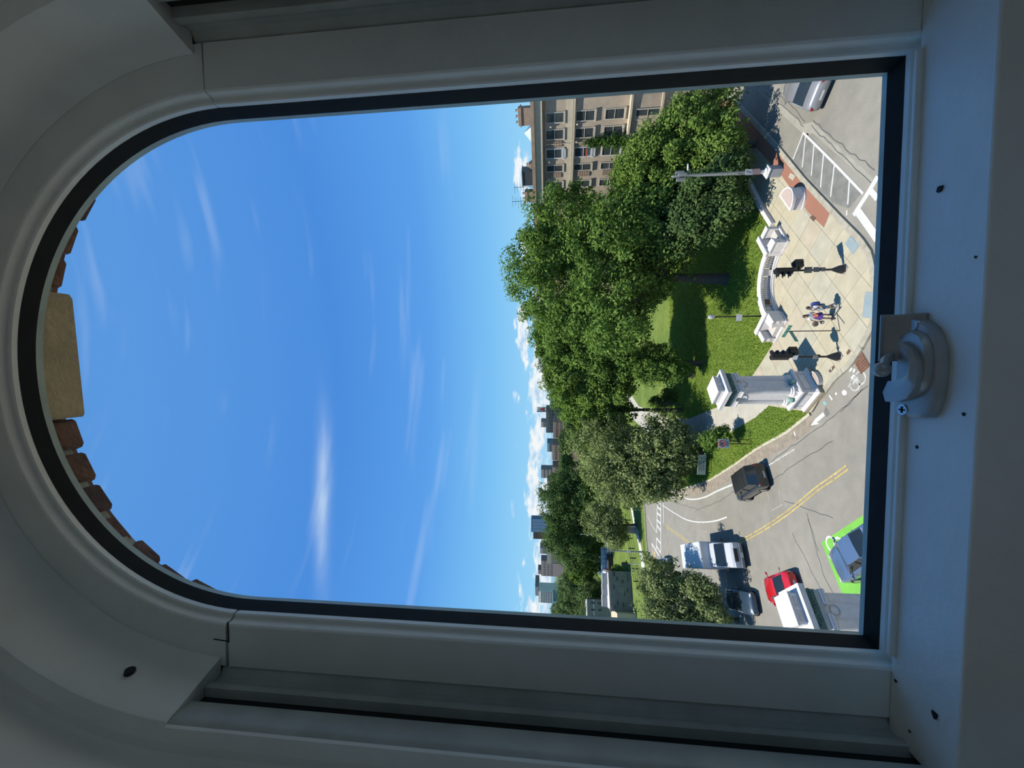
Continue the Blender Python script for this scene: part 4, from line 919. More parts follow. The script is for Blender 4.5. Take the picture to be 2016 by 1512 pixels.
def truck(loc, head):
    r = thing('box_truck', 'white box truck driving towards the viewer on the road', 'truck', (loc[0], loc[1], .01), math.radians(head), 'vehicles on the road')
    wp = paintm('truck white', (.88, .89, .90), .35); bw_ = mat('box white', (.84, .87, .89), .5, var=.03)
    # x forward, front bumper at x=0
    mb = MB(); mb.box((-5.35, 0, 2.0), (5.8, 2.32, 2.35)); box = mb.build('cargo_box', bw_, r, bevel=.07)
    MB().box((-5.35, 0, .74), (5.8, 1.0, .18)).build('chassis', trimblk, r)
    MB().box((-2.42, 0, 3.05), (.10, 2.25, .10)).build('roof_trim', wp, box)
    # cab
    prof = [(-2.5, .55), (-2.5, 2.15), (-2.35, 2.28), (-1.75, 2.28), (-1.50, 2.20), (-.98, 1.48), (-.20, 1.28), (-.06, 1.12), (-.03, .62), (-.03, .45), (-2.5, .45)]
    rings = []
    for y, k in ((-1.02, .93), (-.98, 1.0), (-.5, 1.02), (.5, 1.02), (.98, 1.0), (1.02, .93)): rings.append([(x, y, .45 + (z - .45) * (k if z > 1 else 1)) for x, z in prof])
    mb = MB(); mb.loft(rings); cab = mb.build('cab', wp, r, True, ang=25)
    mb = MB(); mb.loft([[(-1.46, -.88, 2.14), (-1.46, .88, 2.14), (-1.0, .95, 1.54), (-1.0, -.95, 1.54)], [(-1.44, -.88, 2.22), (-1.44, .88, 2.22), (-.96, .95, 1.58), (-.96, -.95, 1.58)]]); mb.build('windshield', cglass, cab)
    for s in (-1, 1):
        mb = MB(); mb.loft([[(-2.3, s * 1.015, 1.45), (-1.25, s * 1.03, 1.45), (-1.6, s * .97, 2.1), (-2.3, s * .97, 2.1)], [(-2.3, s * 1.035, 1.45), (-1.25, s * 1.05, 1.45), (-1.6, s * .99, 2.1), (-2.3, s * .99, 2.1)]]); mb.build('side_window', cglass, cab)
        MB().box((-.10, s * .78, 1.02), (.16, .36, .26)).build('headlamp', headl, cab, bevel=.03)
        mb = MB(); mb.tube([(-1.15, s * 1.02, 1.5), (-1.05, s * 1.24, 1.62)], .02, 6); mb.box((-1.05, s * 1.26, 1.62), (.08, .20, .34)); mb.build('mirror', trimblk, cab)
        MB().box((-5.35, s * 1.14, .82), (5.6, .05, .22)).build('side_rail', greym, r)
    MB().box((-.02, 0, .98), (.08, 1.05, .34)).build('grille', trimblk, cab, bevel=.02); MB().box((.04, 0, .55), (.20, 2.0, .26)).build('bumper', mat('bumper grey', (.30, .31, .32), .4, .3), r, bevel=.05)
    MB().box((.15, 0, .52), (.02, .40, .14)).build('number_plate', signw, r)
    for x, ys in ((-.95, (.88,)), (-6.0, (.92, .66))):
        for s in (-1, 1):
            for y in ys:
                mb = MB(); mb.lathe([(.24, -.12), (.39, -.12), (.42, -.08), (.42, .08), (.39, .12), (.24, .12)], 20, axis='y'); o = mb.build('wheel', tyre, r, True); o.location = (x, s * y, .42)
                if y > .8: mb = MB(); mb.lathe([(.02, 0), (.25, 0), (.25, .03)], 16, axis='y'); mb.v = [(v[0], s * (v[1] + .10), v[2]) for v in mb.v]; mb.build('hub', alloy, o)
    return r
truck((-14.85, 35.75), -65)

# ------------------------------------------------------------------ people
skin_m = mat('skin', (.62, .38, .27), .6, var=.05); skin_w = mat('skin warm', (.55, .33, .23), .6, var=.05)
def skinned(name, V, E, m, parent, sub=2, root=0):
    me = bpy.data.meshes.new(name); me.from_pydata([v[0] for v in V], E, []); me.update(); o = bpy.data.objects.new(name, me); COL.objects.link(o); me.materials.append(m); o.parent = parent
    md = o.modifiers.new('skin', 'SKIN'); md.use_smooth_shade = True; sk = me.skin_vertices[0].data if me.skin_vertices else None
    if sk is None:
        bm = bmesh.new(); bm.from_mesh(me); bm.verts.layers.skin.verify(); bm.to_mesh(me); bm.free(); sk = me.skin_vertices[0].data
    for i, v in enumerate(V): rr = v[1]; sk[i].radius = rr if isinstance(rr, tuple) else (rr, rr); sk[i].use_root = (i == root)
    s = o.modifiers.new('sub', 'SUBSURF'); s.levels = sub; s.render_levels = sub; return o
def person(label, loc, rz, J, cols, extras):
    r = thing('person', label, 'person', loc, rz, 'people on the plaza')
    V = []; E = []; ix = {}
    def add(k, p, rad, par=None):
        ix[k] = len(V); V.append((Vector(p), rad))
        if par: E.append((ix[par], ix[k]))
    add('pel', J['pel'], (.145, .11)); add('spine', J['spine'], (.125, .095), 'pel'); add('chest', J['chest'], (.155, .11), 'spine'); add('neck', J['neck'], .052, 'chest')
    add('jaw', J['jaw'], (.062, .07), 'neck'); add('head', J['head'], (.078, .095), 'jaw'); add('crown', J['crown'], (.06, .075), 'head')
    hd = Vector(J['head']); fw = Vector(J['face']).normalized()
    add('nose', hd + fw * .115 - Vector((0, 0, .015)), .012, 'head')
    for s in 'LR':
        add('sh' + s, J['sh' + s], .062, 'chest'); add('el' + s, J['el' + s], .042, 'sh' + s); add('wr' + s, J['wr' + s], .028, 'el' + s)
        d = (Vector(J['wr' + s]) - Vector(J['el' + s])).normalized(); pm_ = Vector(J['wr' + s]) + d * .06; add('pa' + s, pm_, (.040, .018), 'wr' + s)
        q = d.cross(Vector((0, 0, 1))); q = q.normalized() if q.length > .1 else Vector((1, 0, 0)); q2 = d.cross(q)
        for k, (w, ln) in enumerate(((-.028, .075), (-.009, .085), (.010, .080), (.028, .062))):
            add('f%d%s' % (k, s), pm_ + q * w + d * .045, .0095, 'pa' + s); add('g%d%s' % (k, s), pm_ + q * w * 1.05 + d * (.045 + ln * .7) + q2 * .02, .008, 'f%d%s' % (k, s))
        add('t1' + s, pm_ - q * .045 + d * .01 + q2 * .01, .010, 'pa' + s); add('t2' + s, pm_ - q * .055 + d * .045 + q2 * .02, .009, 't1' + s)
        add('hi' + s, J['hi' + s], .088, 'pel'); add('kn' + s, J['kn' + s], .060, 'hi' + s); add('an' + s, J['an' + s], .040, 'kn' + s)
    body = skinned('body', V, E, cols['skin'], r)
    # clothing grown on the same joints
    def garment(name, chain, m, sub=1):
        VV = []; EE = []; jj = {}
        for k, p, rad, par in chain:
            jj[k] = len(VV); VV.append((Vector(p), rad))
            if par: EE.append((jj[par], jj[k]))
        return skinned(name, VV, EE, m, r, sub)
    lerp = lambda a, b, t: Vector(a).lerp(Vector(b), t)
    garment('shirt', [('p', lerp(J['pel'], J['spine'], .2), (.165, .13), None), ('s', J['spine'], (.155, .122), 'p'), ('c', J['chest'], (.178, .135), 's'), ('n', lerp(J['chest'], J['neck'], .6), (.085, .08), 'c')] +
            [(k, J['sh' + s], .082, 'c') if k == 'a' + s else (k, lerp(J['sh' + s], J['el' + s], .75), .064, 'a' + s) for s in 'LR' for k in ('a' + s, 'b' + s)], cols['shirt'])
    if cols.get('skirt'):
        mb = MB(); c = Vector(J['pel']); mb.lathe([(.165, .10), (.19, -.02), (.24, -.22), (.25, -.24), (.20, -.20), (.12, .05)], 18, (c.x, c.y, c.z)); mb.build('skirt', cols['skirt'], r, True, ang=60)
    else:
        garment('shorts', [('p', J['pel'], (.165, .135), None)] + [(k, J['hi' + s], .112, 'p') if k == 'a' + s else (k, lerp(J['hi' + s], J['kn' + s], .85), .094, 'a' + s) for s in 'LR' for k in ('a' + s, 'b' + s)], cols['shorts'])
    for s in 'LR':
        a = Vector(J['an' + s]); f = Vector(J['ft' + s]).normalized()
        ln = .19; VV = [(a + Vector((0, 0, .02)), .052), (a - Vector((0, 0, .035)), .05), (a + f * .09 - Vector((0, 0, .045)), (.045, .035)), (a + f * ln - Vector((0, 0, .055)), (.042, .026))]
        EE = [(0, 1), (1, 2), (2, 3)]
        if cols.get('boots'): VV.append((a + (Vector(J['kn' + s]) - a) * .35, .055)); EE.append((0, 4))
        skinned('shoe', VV, EE, cols['shoe'], r, 1)
    mb = MB(); hc = Vector(J['head']).lerp(Vector(J['crown']), .5) - fw * .022; mb.ball(hc, (.096, .105, .105), 14, 9); mb.build('hair', cols['hair'], r, True)
    if cols.get('longhair'): mb = MB(); mb.ball(Vector(J['neck']) - fw * .07 + Vector((0, 0, .03)), (.09, .05, .15), 12, 8); mb.build('hair', cols['hair'], r, True)
    sd = Vector((-fw.y, fw.x, 0))
    for s in (-1, 1):
        mb = MB(); mb.ball(hd + fw * .088 + sd * (s * .033) + Vector((0, 0, .012)), .012, 8, 6); mb.build('eye', blackm, r)
        mb = MB(); mb.ball(hd + sd * (s * .086), (.016, .022, .032), 8, 6); mb.build('ear', cols['skin'], r, True)
    mb = MB(); mb.ball(hd + fw * .086 - Vector((0, 0, .052)), (.026, .018, .008), 8, 5); mb.build('mouth', mat('lips', (.40, .14, .12), .5), r, True)
    extras(r)
    return r
white_c = mat('white cotton', (.95, .95, .97), .8, var=.05)
# man: local +x is his right; he walks towards local -x, seen from his left side
Jm = dict(pel=(0, 0, .94), spine=(-.01, 0, 1.12), chest=(-.03, 0, 1.34), neck=(-.05, 0, 1.48), jaw=(-.075, 0, 1.555), head=(-.07, 0, 1.62), crown=(-.06, 0, 1.70), face=(-1, 0, -.1),
          shL=(-.03, -.19, 1.41), elL=(-.02, -.24, 1.14), wrL=(-.20, -.22, 1.00), shR=(-.03, .19, 1.41), elR=(.02, .24, 1.14), wrR=(-.16, .22, .98),
          hiL=(0, -.09, .90), knL=(-.10, -.09, .50), anL=(-.06, -.09, .10), hiR=(0, .09, .90), knR=(.04, .09, .49), anR=(.22, .09, .14), ftL=(-1, 0, 0), ftR=(-1, 0, -.4))
def pack(r):
    mb = MB(); mb.ball((.17, 0, 1.22), (.15, .17, .27), 16, 10); b = mb.build('backpack', mat('blue nylon', (.05, .10, .42), .6, var=.2, scale=12), r, True)
    mb = MB(); mb.ball((.27, 0, 1.12), (.07, .13, .14), 12, 8); mb.build('backpack_pocket', mat('dark blue nylon', (.03, .06, .25), .6), b, True)
    for s in (-1, 1): mb = MB(); mb.tube([(.10, s * .12, 1.46), (-.05, s * .13, 1.52), (-.18, s * .13, 1.36), (-.10, s * .15, 1.12)], .022, 6); mb.build('strap', mat('dark blue nylon', (.03, .06, .25), .6), b)
p = G(1650.5, 603, .12)
person('person in white shirt and denim shorts with a blue backpack, walking left', (p.x - .02, p.y, .14), math.radians(8), Jm, dict(skin=skin_m, shirt=white_c, shorts=mat('denim', (.16, .30, .42), .8, var=.2, scale=10), shoe=white_c, hair=mat('dark hair', (.03, .022, .018), .6)), pack)
Jw = dict(pel=(0, 0, .92), spine=(0, 0, 1.08), chest=(0, -.01, 1.28), neck=(0, -.02, 1.42), jaw=(0, -.045, 1.49), head=(0, -.04, 1.555), crown=(0, -.03, 1.635), face=(-.35, -1, -.1),
          shL=(-.17, 0, 1.34), elL=(-.27, -.02, 1.10), wrL=(-.30, -.10, .90), shR=(.17, 0, 1.34), elR=(.24, -.02, 1.10), wrR=(.10, -.20, 1.06),
          hiL=(-.085, 0, .88), knL=(-.12, -.08, .48), anL=(-.14, -.12, .10), hiR=(.085, 0, .88), knR=(.09, .03, .48), anR=(.07, .16, .12), ftL=(-.2, -1, 0), ftR=(0, -1, -.3))
def bags(r):
    mb = MB(); mb.ball((.06, -.17, 1.02), (.11, .08, .12), 12, 8); mb.build('red_bag', mat('red fabric', (.85, .10, .05), .7, var=.1), r, True)
    mb = MB(); mb.ball((-.46, -.10, .98), (.17, .05, .19), 16, 8); b = mb.build('straw_hat', mat('taupe straw', (.30, .24, .20), .8, var=.15, scale=20), r, True)
    mb = MB(); mb.ball((-.36, -.10, .60), (.11, .07, .12), 14, 8); b = mb.build('round_bag', mat('dark leather', (.10, .06, .07), .5, var=.2), r, True)
    mb = MB(); mb.tube([(-.30, -.14, .84), (-.34, -.11, .72)], .01, 6); mb.build('bag_handle', mat('dark leather', (.10, .06, .07), .5), b)
    mb = MB(); mb.ball((-.36, -.165, .60), (.055, .02, .06), 12, 6); mb.build('bag_badge', white_c, b, True)
p = G(1640, 624, .12)
person('person in white top and purple skirt with a red bag, carrying a round bag', (p.x + .06, p.y, .14), math.radians(-12), Jw, dict(skin=skin_w, shirt=white_c, skirt=mat('purple cloth', (.12, .06, .32), .8, var=.15, scale=14), shoe=mat('brown boot', (.09, .045, .04), .5), boots=True, hair=mat('brown hair', (.06, .03, .022), .6), longhair=True), bags)

# ------------------------------------------------------------------ apartment building at the right
ALB = 0.62
stone = mat('brownstone', (.60, .485, .365), .85, var=.12, scale=1.2, bump=.1, bscale=12)
stone_l = mat('limestone trim', (.74, .64, .47), .85, var=.10, scale=2)
stone_d = mat('dark brownstone', (.40, .29, .21), .85, var=.15, scale=2)
wglass = mat('flat glass', (.07, .085, .095), .08, var=.25, scale=1.5, spec=.8)
wfr_ = mat('sash cream', (.68, .62, .50), .6, var=.06); wwh = mat('sash white', (.80, .82, .82), .6, var=.05)
metal_roof = mat('roof metal', (.35, .36, .36), .6, .2, var=.15)
F0 = G(1400, 182); bld = thing('apartment_building', 'tan stone apartment building with bay window behind the trees', 'building', (F0.x, F0.y, 0), math.atan2(E2.y, E2.x))
# local frame: +x along the facade (leftwards in the picture), +y into the street side (towards us), z up
LEN0, LEN1 = -6.0, 26.0
bay_f = lambda s: .85 * max(0.0, 1 - ((s - 1.75) / 2.6) ** 2) ** .5 if abs(s - 1.75) < 2.6 else 0.0
MB().box(((LEN0 + LEN1) / 2, -6.0, 8.9), (LEN1 - LEN0, 12.0, 17.8)).build('wall', stone, bld)
def corn(z0, z1, out, m=stone_l, nm='cornice', x0=LEN0, x1=LEN1): MB().box(((x0 + x1) / 2, out / 2 - .05, (z0 + z1) / 2), (x1 - x0, out + .1, z1 - z0)).build(nm, m, bld)
corn(17.75, 18.0, .35, stone_d); corn(18.0, 18.9, .55, stone_l); corn(18.9, 19.3, .80, stone_d); corn(14.55, 15.25, .12, stone_l, 'belt_course'); corn(14.3, 14.5, .30, stone_l, 'belt_course')
MB().box(((LEN0 + LEN1) / 2, -6.2, 19.1), (LEN1 - LEN0, 12.2, .4)).build('roof', metal_roof, bld)
P = [(s_, bay_f(s_)) for s_ in [-.85 + 5.2 * k / 18 for k in range(19)]]
mb = MB(); mb.prism(P + [(4.35, -.3), (-.85, -.3)], 0, 8.2); mb.build('bay', stone, bld)
for z in (8.2, 4.95):
    mb = MB(); mb.prism([(s_, y + .28) for s_, y in P] + [(4.6, -.3), (-1.1, -.3)], z, z + .22); mb.build('bay_ledge', stone_l, bld)
def fwin(s0, s1, z0, z1, m=wfr_, y=None, sash=2):
    yy = bay_f((s0 + s1) / 2) if (y is None and z1 < 8.1) else (y or 0.0)
    cx_ = (s0 + s1) / 2; w = s1 - s0; mb = MB()
    for a, b, c_, d in ((s0 - .10, s0, z0, z1), (s1, s1 + .10, z0, z1), (s0 - .1, s1 + .1, z1, z1 + .12)): mb.box(((a + b) / 2, yy, (c_ + d) / 2), (b - a, .14, d - c_))
    mb.box((cx_, yy + .02, (z0 + z1) / 2), (w, .06, .07)); mb.box((cx_, yy + .06, z0 - .12), (w + .35, .30, .20)); wn = mb.build('window', m, bld)
    for a, b in ((z0, (z0 + z1) / 2), ((z0 + z1) / 2, z1)): MB().box((cx_, yy - .02, (a + b) / 2), (w, .05, b - a - .02)).build('pane', wglass, wn)
cols_ = [(.90, 1.80), (2.60, 3.50), (4.62, 5.55), (6.45, 7.10), (8.40, 9.10), (10.3, 11.1), (12.4, 13.3), (14.5, 15.3), (16.6, 17.4), (-1.4, -.6)]
for i, (a, b) in enumerate(cols_):
    for z0, z1 in ((15.6, 17.55), (12.15, 14.15), (8.9, 10.9), (5.25, 7.7), (1.7, 3.6)):
        if i == 9 and z1 < 8: continue
        fwin(a, b, z0, z1, wwh if i == 2 else wfr_)
for z0, z1 in ((15.25, 15.75), (11.75, 12.6)): MB().box((5.09, .10, (z0 + z1) / 2), (.95, .22, z1 - z0)).build('air_conditioner', wwh, bld)
MB().box((5.09, .22, 12.75), (.80, .22, .16)).build('flower_box', mat('red flowers', (.62, .10, .05), .7, var=.3, scale=6), bld)
for s0 in (4.05, 7.55, 11.6):          # rusticated piers
    for zb in (15.7, 12.2, 8.9):
        for k in range(6): MB().box((s0, .05, zb + .18 + k * .30), (.62, .10, .25)).build('quoin_block', stone_d, bld)
for s0, z0 in ((2.2, 17.0), (5.95, 17.2), (9.6, 17.0), (2.1, 14.0), (3.9, 14.0)): mb = MB(); mb.ball((s0, .18, z0), (.12, .18, .16), 8, 6); mb.build('carved_boss', stone_l, bld, True)
mb = MB(); mb.cyl((4.02, .14, 8.5), (4.02, .14, 18.0), .05, .05, 8); mb.build('downpipe', stone_l, bld)
# chimneys, roof lantern, hatch, aerials
def chimney(s0, s1, z1):
    mb = MB(); mb.box(((s0 + s1) / 2, -.9, (19.0 + z1) / 2), (s1 - s0, .9, z1 - 19.0)); mb.box(((s0 + s1) / 2, -.9, z1 - .28), (s1 - s0 + .22, 1.1, .14)); c = mb.build('chimney', stone_d, bld)
    mb = MB(); n = max(2, int((s1 - s0) / .5)); 
    for k in range(n): mb.lathe([(.16, z1 - .1), (.13, z1 + .25), (.16, z1 + .3)], 10, (s0 + (k + .5) * (s1 - s0) / n, -.9, 0))
    tag(mb.build('chimney_pots', stone, c), kind='stuff')
chimney(.35, 2.1, 20.75); chimney(9.7, 11.0, 20.45); chimney(6.3, 6.75, 19.75)
mb = MB(); mb.loft([[(2.4, -1.0, 19.3), (4.1, -1.0, 19.3), (4.1, -2.6, 19.3), (2.4, -2.6, 19.3)], [(3.2, -1.7, 20.2), (3.3, -1.7, 20.2), (3.3, -1.8, 20.2), (3.2, -1.8, 20.2)]]); mb.build('roof_lantern', mat('lantern glass', (.20, .34, .34), .2, var=.1, spec=.8), bld)
h = MB().box((8.0, -1.2, 19.95), (1.75, 1.6, 1.3)).build('roof_hatch', mat('hatch cladding', (.05, .06, .06), .5, var=.2), bld); MB().box((8.0, -1.2, 20.66), (1.95, 1.8, .12)).build('hatch_cover', mat('hatch teal', (.10, .16, .17), .5), h)
for s0, z1 in ((9.35, 21.9), (11.2, 22.3)):
    mb = MB(); mb.cyl((s0, -1.2, 19.2), (s0, -1.2, z1), .03, .03, 6); ae = mb.build('aerial', trimblk, bld)
    mb = MB()
    for k, w in enumerate((1.6, 1.1, .8, 1.2)): mb.cyl((s0 - w / 2, -1.2, z1 - .1 - k * .38), (s0 + w / 2, -1.2, z1 - .1 - k * .38), .018, .018, 5)
    mb.build('aerial_rods', trimblk, ae)

# ------------------------------------------------------------------ museum and far buildings
def block(name, label, cat, x0, x1, y0, y1, Y, col_, depth=14.0, zbot=0.0, ang=0.0, rough=.8):
    """box whose front spans photo rows x0 (top) to ground, columns y0 (right) .. y1 (left) at distance Y"""
    R_ = at((x0 + 1085) / 2, y0, Y); L_ = at((x0 + 1085) / 2, y1, Y); T_ = at(x0, (y0 + y1) / 2, Y).z
    w = (R_.x - L_.x) / (1.12 if ang else 1.0); r = thing(name, label, cat, ((R_.x + L_.x) / 2, Y, zbot), ang)
    MB().box((0, depth / 2, (T_ - zbot) / 2), (w, depth, T_ - zbot)).build('walls', mat(name + label[:14], col_, rough, var=.10, scale=.5), r)
    return r, w, T_ - zbot
def wgrid(r, w, zt, zb_, nx, ny, fx=.6, fy=.6, m=wglass, y=-.06, x0=None, x1=None):
    x0 = -w / 2 if x0 is None else x0; x1 = w / 2 if x1 is None else x1; me = None
    dx_, dz_ = (x1 - x0) / nx, (zt - zb_) / ny
    for i in range(nx):
        for j in range(ny):
            if me is None: o = MB().box((0, 0, 0), (dx_ * fx, .14, dz_ * fy)).build('window', m, r); me = o
            else: o = me.copy(); COL.objects.link(o); o.parent = r
            o.location = (x0 + (i + .5) * dx_, y, zb_ + (j + .5) * dz_)
# museum: main block
mus_m = mat('grey slate cladding', (.30, .285, .26), .8, var=.14, scale=.9, bump=.1, bscale=8)
a_ = G(1246, 1131, .1); b_ = G(1243, 1199, .1)
mus = thing('museum', 'low grey stone clad museum with staggered slot windows', 'building', ((a_.x + b_.x) / 2, (a_.y + b_.y) / 2, .08), math.radians(24))
mw_ = (a_.x - b_.x) * .93; mh = at(1203, 1165, (a_.y + b_.y) / 2).z
MB().box((0, 6, mh / 2), (mw_, 12, mh)).build('walls', mus_m, mus); MB().box((0, 5.9, mh + .1), (mw_ - .6, 11, .1)).build('roof', mat('white roof', (.90, .90, .88), .8, var=.04), mus)
MB().box((0, .1, mh + .15), (mw_ + .2, .3, .35)).build('parapet', mat('parapet', (.42, .38, .33), .8, var=.1), mus)
for u, z, w, h_ in ((.46, .80, .16, .17), (.33, .66, .13, .13), (.26, .42, .10, .14), (-.02, .60, .13, .10), (-.06, .36, .14, .10), (-.30, .70, .13, .12), (-.34, .45, .13, .11), (-.40, .86, .10, .08), (.10, .84, .16, .08), (.38, .16, .30, .06), (.04, .20, .12, .12)):
    MB().box((u * mw_ * .95, -.05, z * mh), (w * mw_ * .75, .12, h_ * mh * .55)).build('slot_window', mat('slot dark', (.09, .085, .08), .5, var=.1), mus)
for u in (.06, -.075):
    wn = MB().box((.02 * mw_, -.08, (.52 + u) * mh), (.17 * mw_, .16, .125 * mh)).build('window', mat('museum glass', (.30, .36, .32), .2, var=.15, scale=1), mus)
    for k in (-1, 0, 1): MB().box((.02 * mw_ + k * .055 * mw_, -.17, (.52 + u) * mh), (.05, .03, .12 * mh)).build('mullion', trimblk, wn)
for k in range(3): MB().box((mw_ * (.28 - .3 * k), 4 + k, mh + .7), (2.2, 1.8, 1.1)).build('roof_unit', mat('roof plant', (.45, .45, .45), .6, .2, var=.2), mus)
# museum: left wing, sunlight put into its colour; upper block behind
wing = MB().box((-mw_ / 2 - 3.6, 1.5, mh * .43), (7.2, 9, mh * .86)).build('wing', mat('sunlit wing', (.78, .62, .40), .8, var=.08), mus)
r, w, h_ = block('museum_annex', 'grey museum annex block standing behind the low museum', 'building', 1157, 1196, 1178, 1245, 104, (.36, .33, .29), 9, 0.0, .42)
wgrid(r, w, h_ * .92, h_ * .45, 5, 2, .30, .5, MATS['slot dark']); MB().box((0, 4.4, h_ + .1), (w - .6, 8, .12)).build('roof', MATS['white roof'], r); MB().box((0, .0, h_ * .78), (w + .1, .2, .3)).build('band', granite_w, r)
# blue glazed pavilion
r, w, h_ = block('glass_pavilion', 'low pale blue glazed pavilion beside the museum', 'building', 1184, 1210, 1074, 1131, 112, (.80, 1.0, 1.25), 8, 0.0, .42, .25)
for k in range(6): MB().box((-w / 2 + (k + .5) * w / 6, -.05, h_ * .45), (.12, .1, h_ * .9)).build('mullion', mat('pavilion frame', (.20, .30, .40), .5), r)
MB().box((0, -.05, h_ * .62), (w, .1, .12)).build('transom', MATS['pavilion frame'], r); MB().box((-w * .2, -1.6, .7), (w * .9, 3.0, 1.4)).build('dark_hedge_wall', mat('dark base', (.06, .05, .05), .8), r)
MB().box((-w * .40, -3.2, 1.6), (2.2, .3, 1.0)).build('red_banner', mat('red cloth', (.70, .08, .10), .7), r)
# far skyline
r, w, h_ = block('sign_tower', 'white square billboard with a red triangle on a rooftop frame', 'billboard', 1075, 1085, 800, 852, 300, (.22, .22, .23), 20)
bx_ = at(1066, 805.5, 300); bw_ = (at(1066, 801, 300).x - at(1066, 810, 300).x); bh_ = at(1058, 805, 300).z - at(1075, 805, 300).z
q = MB().box((bx_.x - r.location.x, -.5, bx_.z), (bw_, .6, bh_)).build('sign_board', mat('billboard white', (.85, .86, .88), .6), r)
mb = MB(); mb.loft([[(bx_.x - r.location.x - bw_ * .42, -.9, bx_.z - bh_ * .36), (bx_.x - r.location.x + bw_ * .42, -.9, bx_.z - bh_ * .36), (bx_.x - r.location.x, -.9, bx_.z + bh_ * .34)], [(bx_.x - r.location.x - bw_ * .42, -.8, bx_.z - bh_ * .36), (bx_.x - r.location.x + bw_ * .42, -.8, bx_.z - bh_ * .36), (bx_.x - r.location.x, -.8, bx_.z + bh_ * .34)]]); mb.build('red_triangle', mat('billboard red', (.60, .06, .08), .6), q)
MB().box((bx_.x - r.location.x - bw_ * .5, -.5, bx_.z), (.6, .9, bh_ + .5)).build('sign_edge', trimblk, q)
wgrid(r, w, h_ * .95, h_ * .55, 8, 3, .7, .6)
def sky_b(name, label, x0, y0, y1, Y, c_, nx, ny, fx=.6, fy=.6, zb=.35, m=None, depth=6, ang=-.5):
    r, w, h_ = block(name, label, 'building', x0, 1085, y0, y1, Y, c_, depth, 0.0, ang); wgrid(r, w, h_ * .96, h_ * zb, nx, ny, fx, fy, m or wglass); MB().box((0, depth / 2, h_ + .15), (w * .99, depth * .98, .3)).build('roof', metal_roof, r); return r, w, h_
brick_f = (.34, .235, .20)
sky_b('brick_terrace', 'brown brick apartment row on the skyline nearest the billboard', 1090, 826, 868, 230, brick_f, 9, 4, .45, .5)
sky_b('brick_terrace', 'brown brick apartment row in the middle of the skyline', 1088, 870, 912, 228, (.36, .26, .22), 9, 4, .45, .5)
sky_b('brick_terrace', 'reddish brick apartment row left of the grey tower on the skyline', 1089, 914, 952, 232, (.38, .25, .20), 8, 4, .45, .5)
sky_b('rooftop_block', 'tan concrete tower beside the billboard', 1066, 829, 843, 345, (.46, .38, .32), 4, 5)
sky_b('glass_box', 'low blue glass block behind the brick rows', 1078, 869, 893, 300, (.20, .33, .46), 6, 2, .8, .7, .6)
sky_b('grey_tower', 'grey stepped tower behind the brick rows', 1066, 921, 945, 335, (.38, .33, .31), 5, 4, .8, .35, .5)
sky_b('brown_block', 'small brown block at the left foot of the skyline trees', 1078, 945, 960, 300, (.40, .31, .27), 4, 3)
# glass tower
r, w, h_ = sky_b('glass_tower', 'dark blue glass tower with a brown flank on the skyline', 1046, 1022, 1048, 520, (.14, .26, .40), 4, 8, .92, .9, .5, mat('tower glass', (.18, .36, .58), .12, var=.2, scale=.1, spec=.9), 14, 0.0)
MB().box((-w / 2 - 4.5, 7, h_ * .47), (9, 14, h_ * .94)).build('brown_flank', mat('tower brown', (.16, .085, .07), .6, var=.1), r)
sky_b('stone_hall', 'long grey stone hall with tall windows left of the skyline trees', 1078, 1064, 1122, 185, (.36, .33, .30), 9, 2, .42, .7, .30)
sky_b('grey_block', 'grey rooftop block above the long stone hall', 1064, 1076, 1094, 330, (.33, .31, .33), 4, 3)
sky_b('mauve_block', 'mauve brown block with a thin mast on the skyline', 1066, 1094, 1145, 340, (.34, .27, .28), 8, 3, .5, .5, .6)
sky_b('brown_tower', 'brown tower above the mauve block', 1060, 1120, 1134, 375, (.30, .21, .21), 3, 4)
r, w, h_ = sky_b('white_grid_tower', 'white office tower with a grid of dark square windows', 1061, 1156, 1196, 240, (.78, .80, .82), 9, 7, .62, .62, .55, mat('navy glass', (.02, .04, .09), .1, spec=.8))
MB().box((-w * .05, 8, h_ + 1.2), (w * .8, 8, 2.4)).build('penthouse', mat('penthouse', (.25, .24, .25), .7), r)
sky_b('blue_podium', 'blue glass podium below the white grid tower', 1090, 1180, 1196, 200, (.12, .30, .42), 4, 3, .85, .8, .4, MATS['tower glass'])
# street light and flagpole across the street, utility cabinet, bollard fence
p = G(1268, 1087, .1); sl_ = thing('street_light', 'tall grey street light with twin arms across the street', 'lamp post', (p.x, p.y, .08)); hl = at(1196, 1087, p.y).z
mb = MB(); mb.lathe([(.22, 0), (.20, .8), (.14, 1.0), (.10, hl)], 12); mb.build('pole', greym, sl_, True)
mb = MB(); mb.tube([(0, 0, hl - .6), (.5, 0, hl - .1), (1.0, 0, hl)], .05, 6); mb.build('arm', greym, sl_); mb = MB(); mb.tube([(0, 0, hl - .3), (-.3, 0, hl)], .05, 6); mb.build('arm', greym, sl_)
MB().box((1.25, 0, hl), (.7, .3, .14)).build('lamp_head', signw, sl_); MB().box((.05, -.15, hl * .42), (.5, .05, .6)).build('sign', signw, sl_)
p = G(1232, 1075, .1); fp = thing('flagpole', 'thin white flagpole standing behind the glass pavilion lawn', 'flagpole', (p.x, p.y + 6, .08)); hl = at(1145, 1075, p.y + 6).z
mb = MB(); mb.lathe([(.10, 0), (.05, hl)], 8); mb.build('pole', signw, fp, True); mb = MB(); mb.ball((0, 0, hl), .14, 8, 6); mb.build('finial', signw, fp, True)
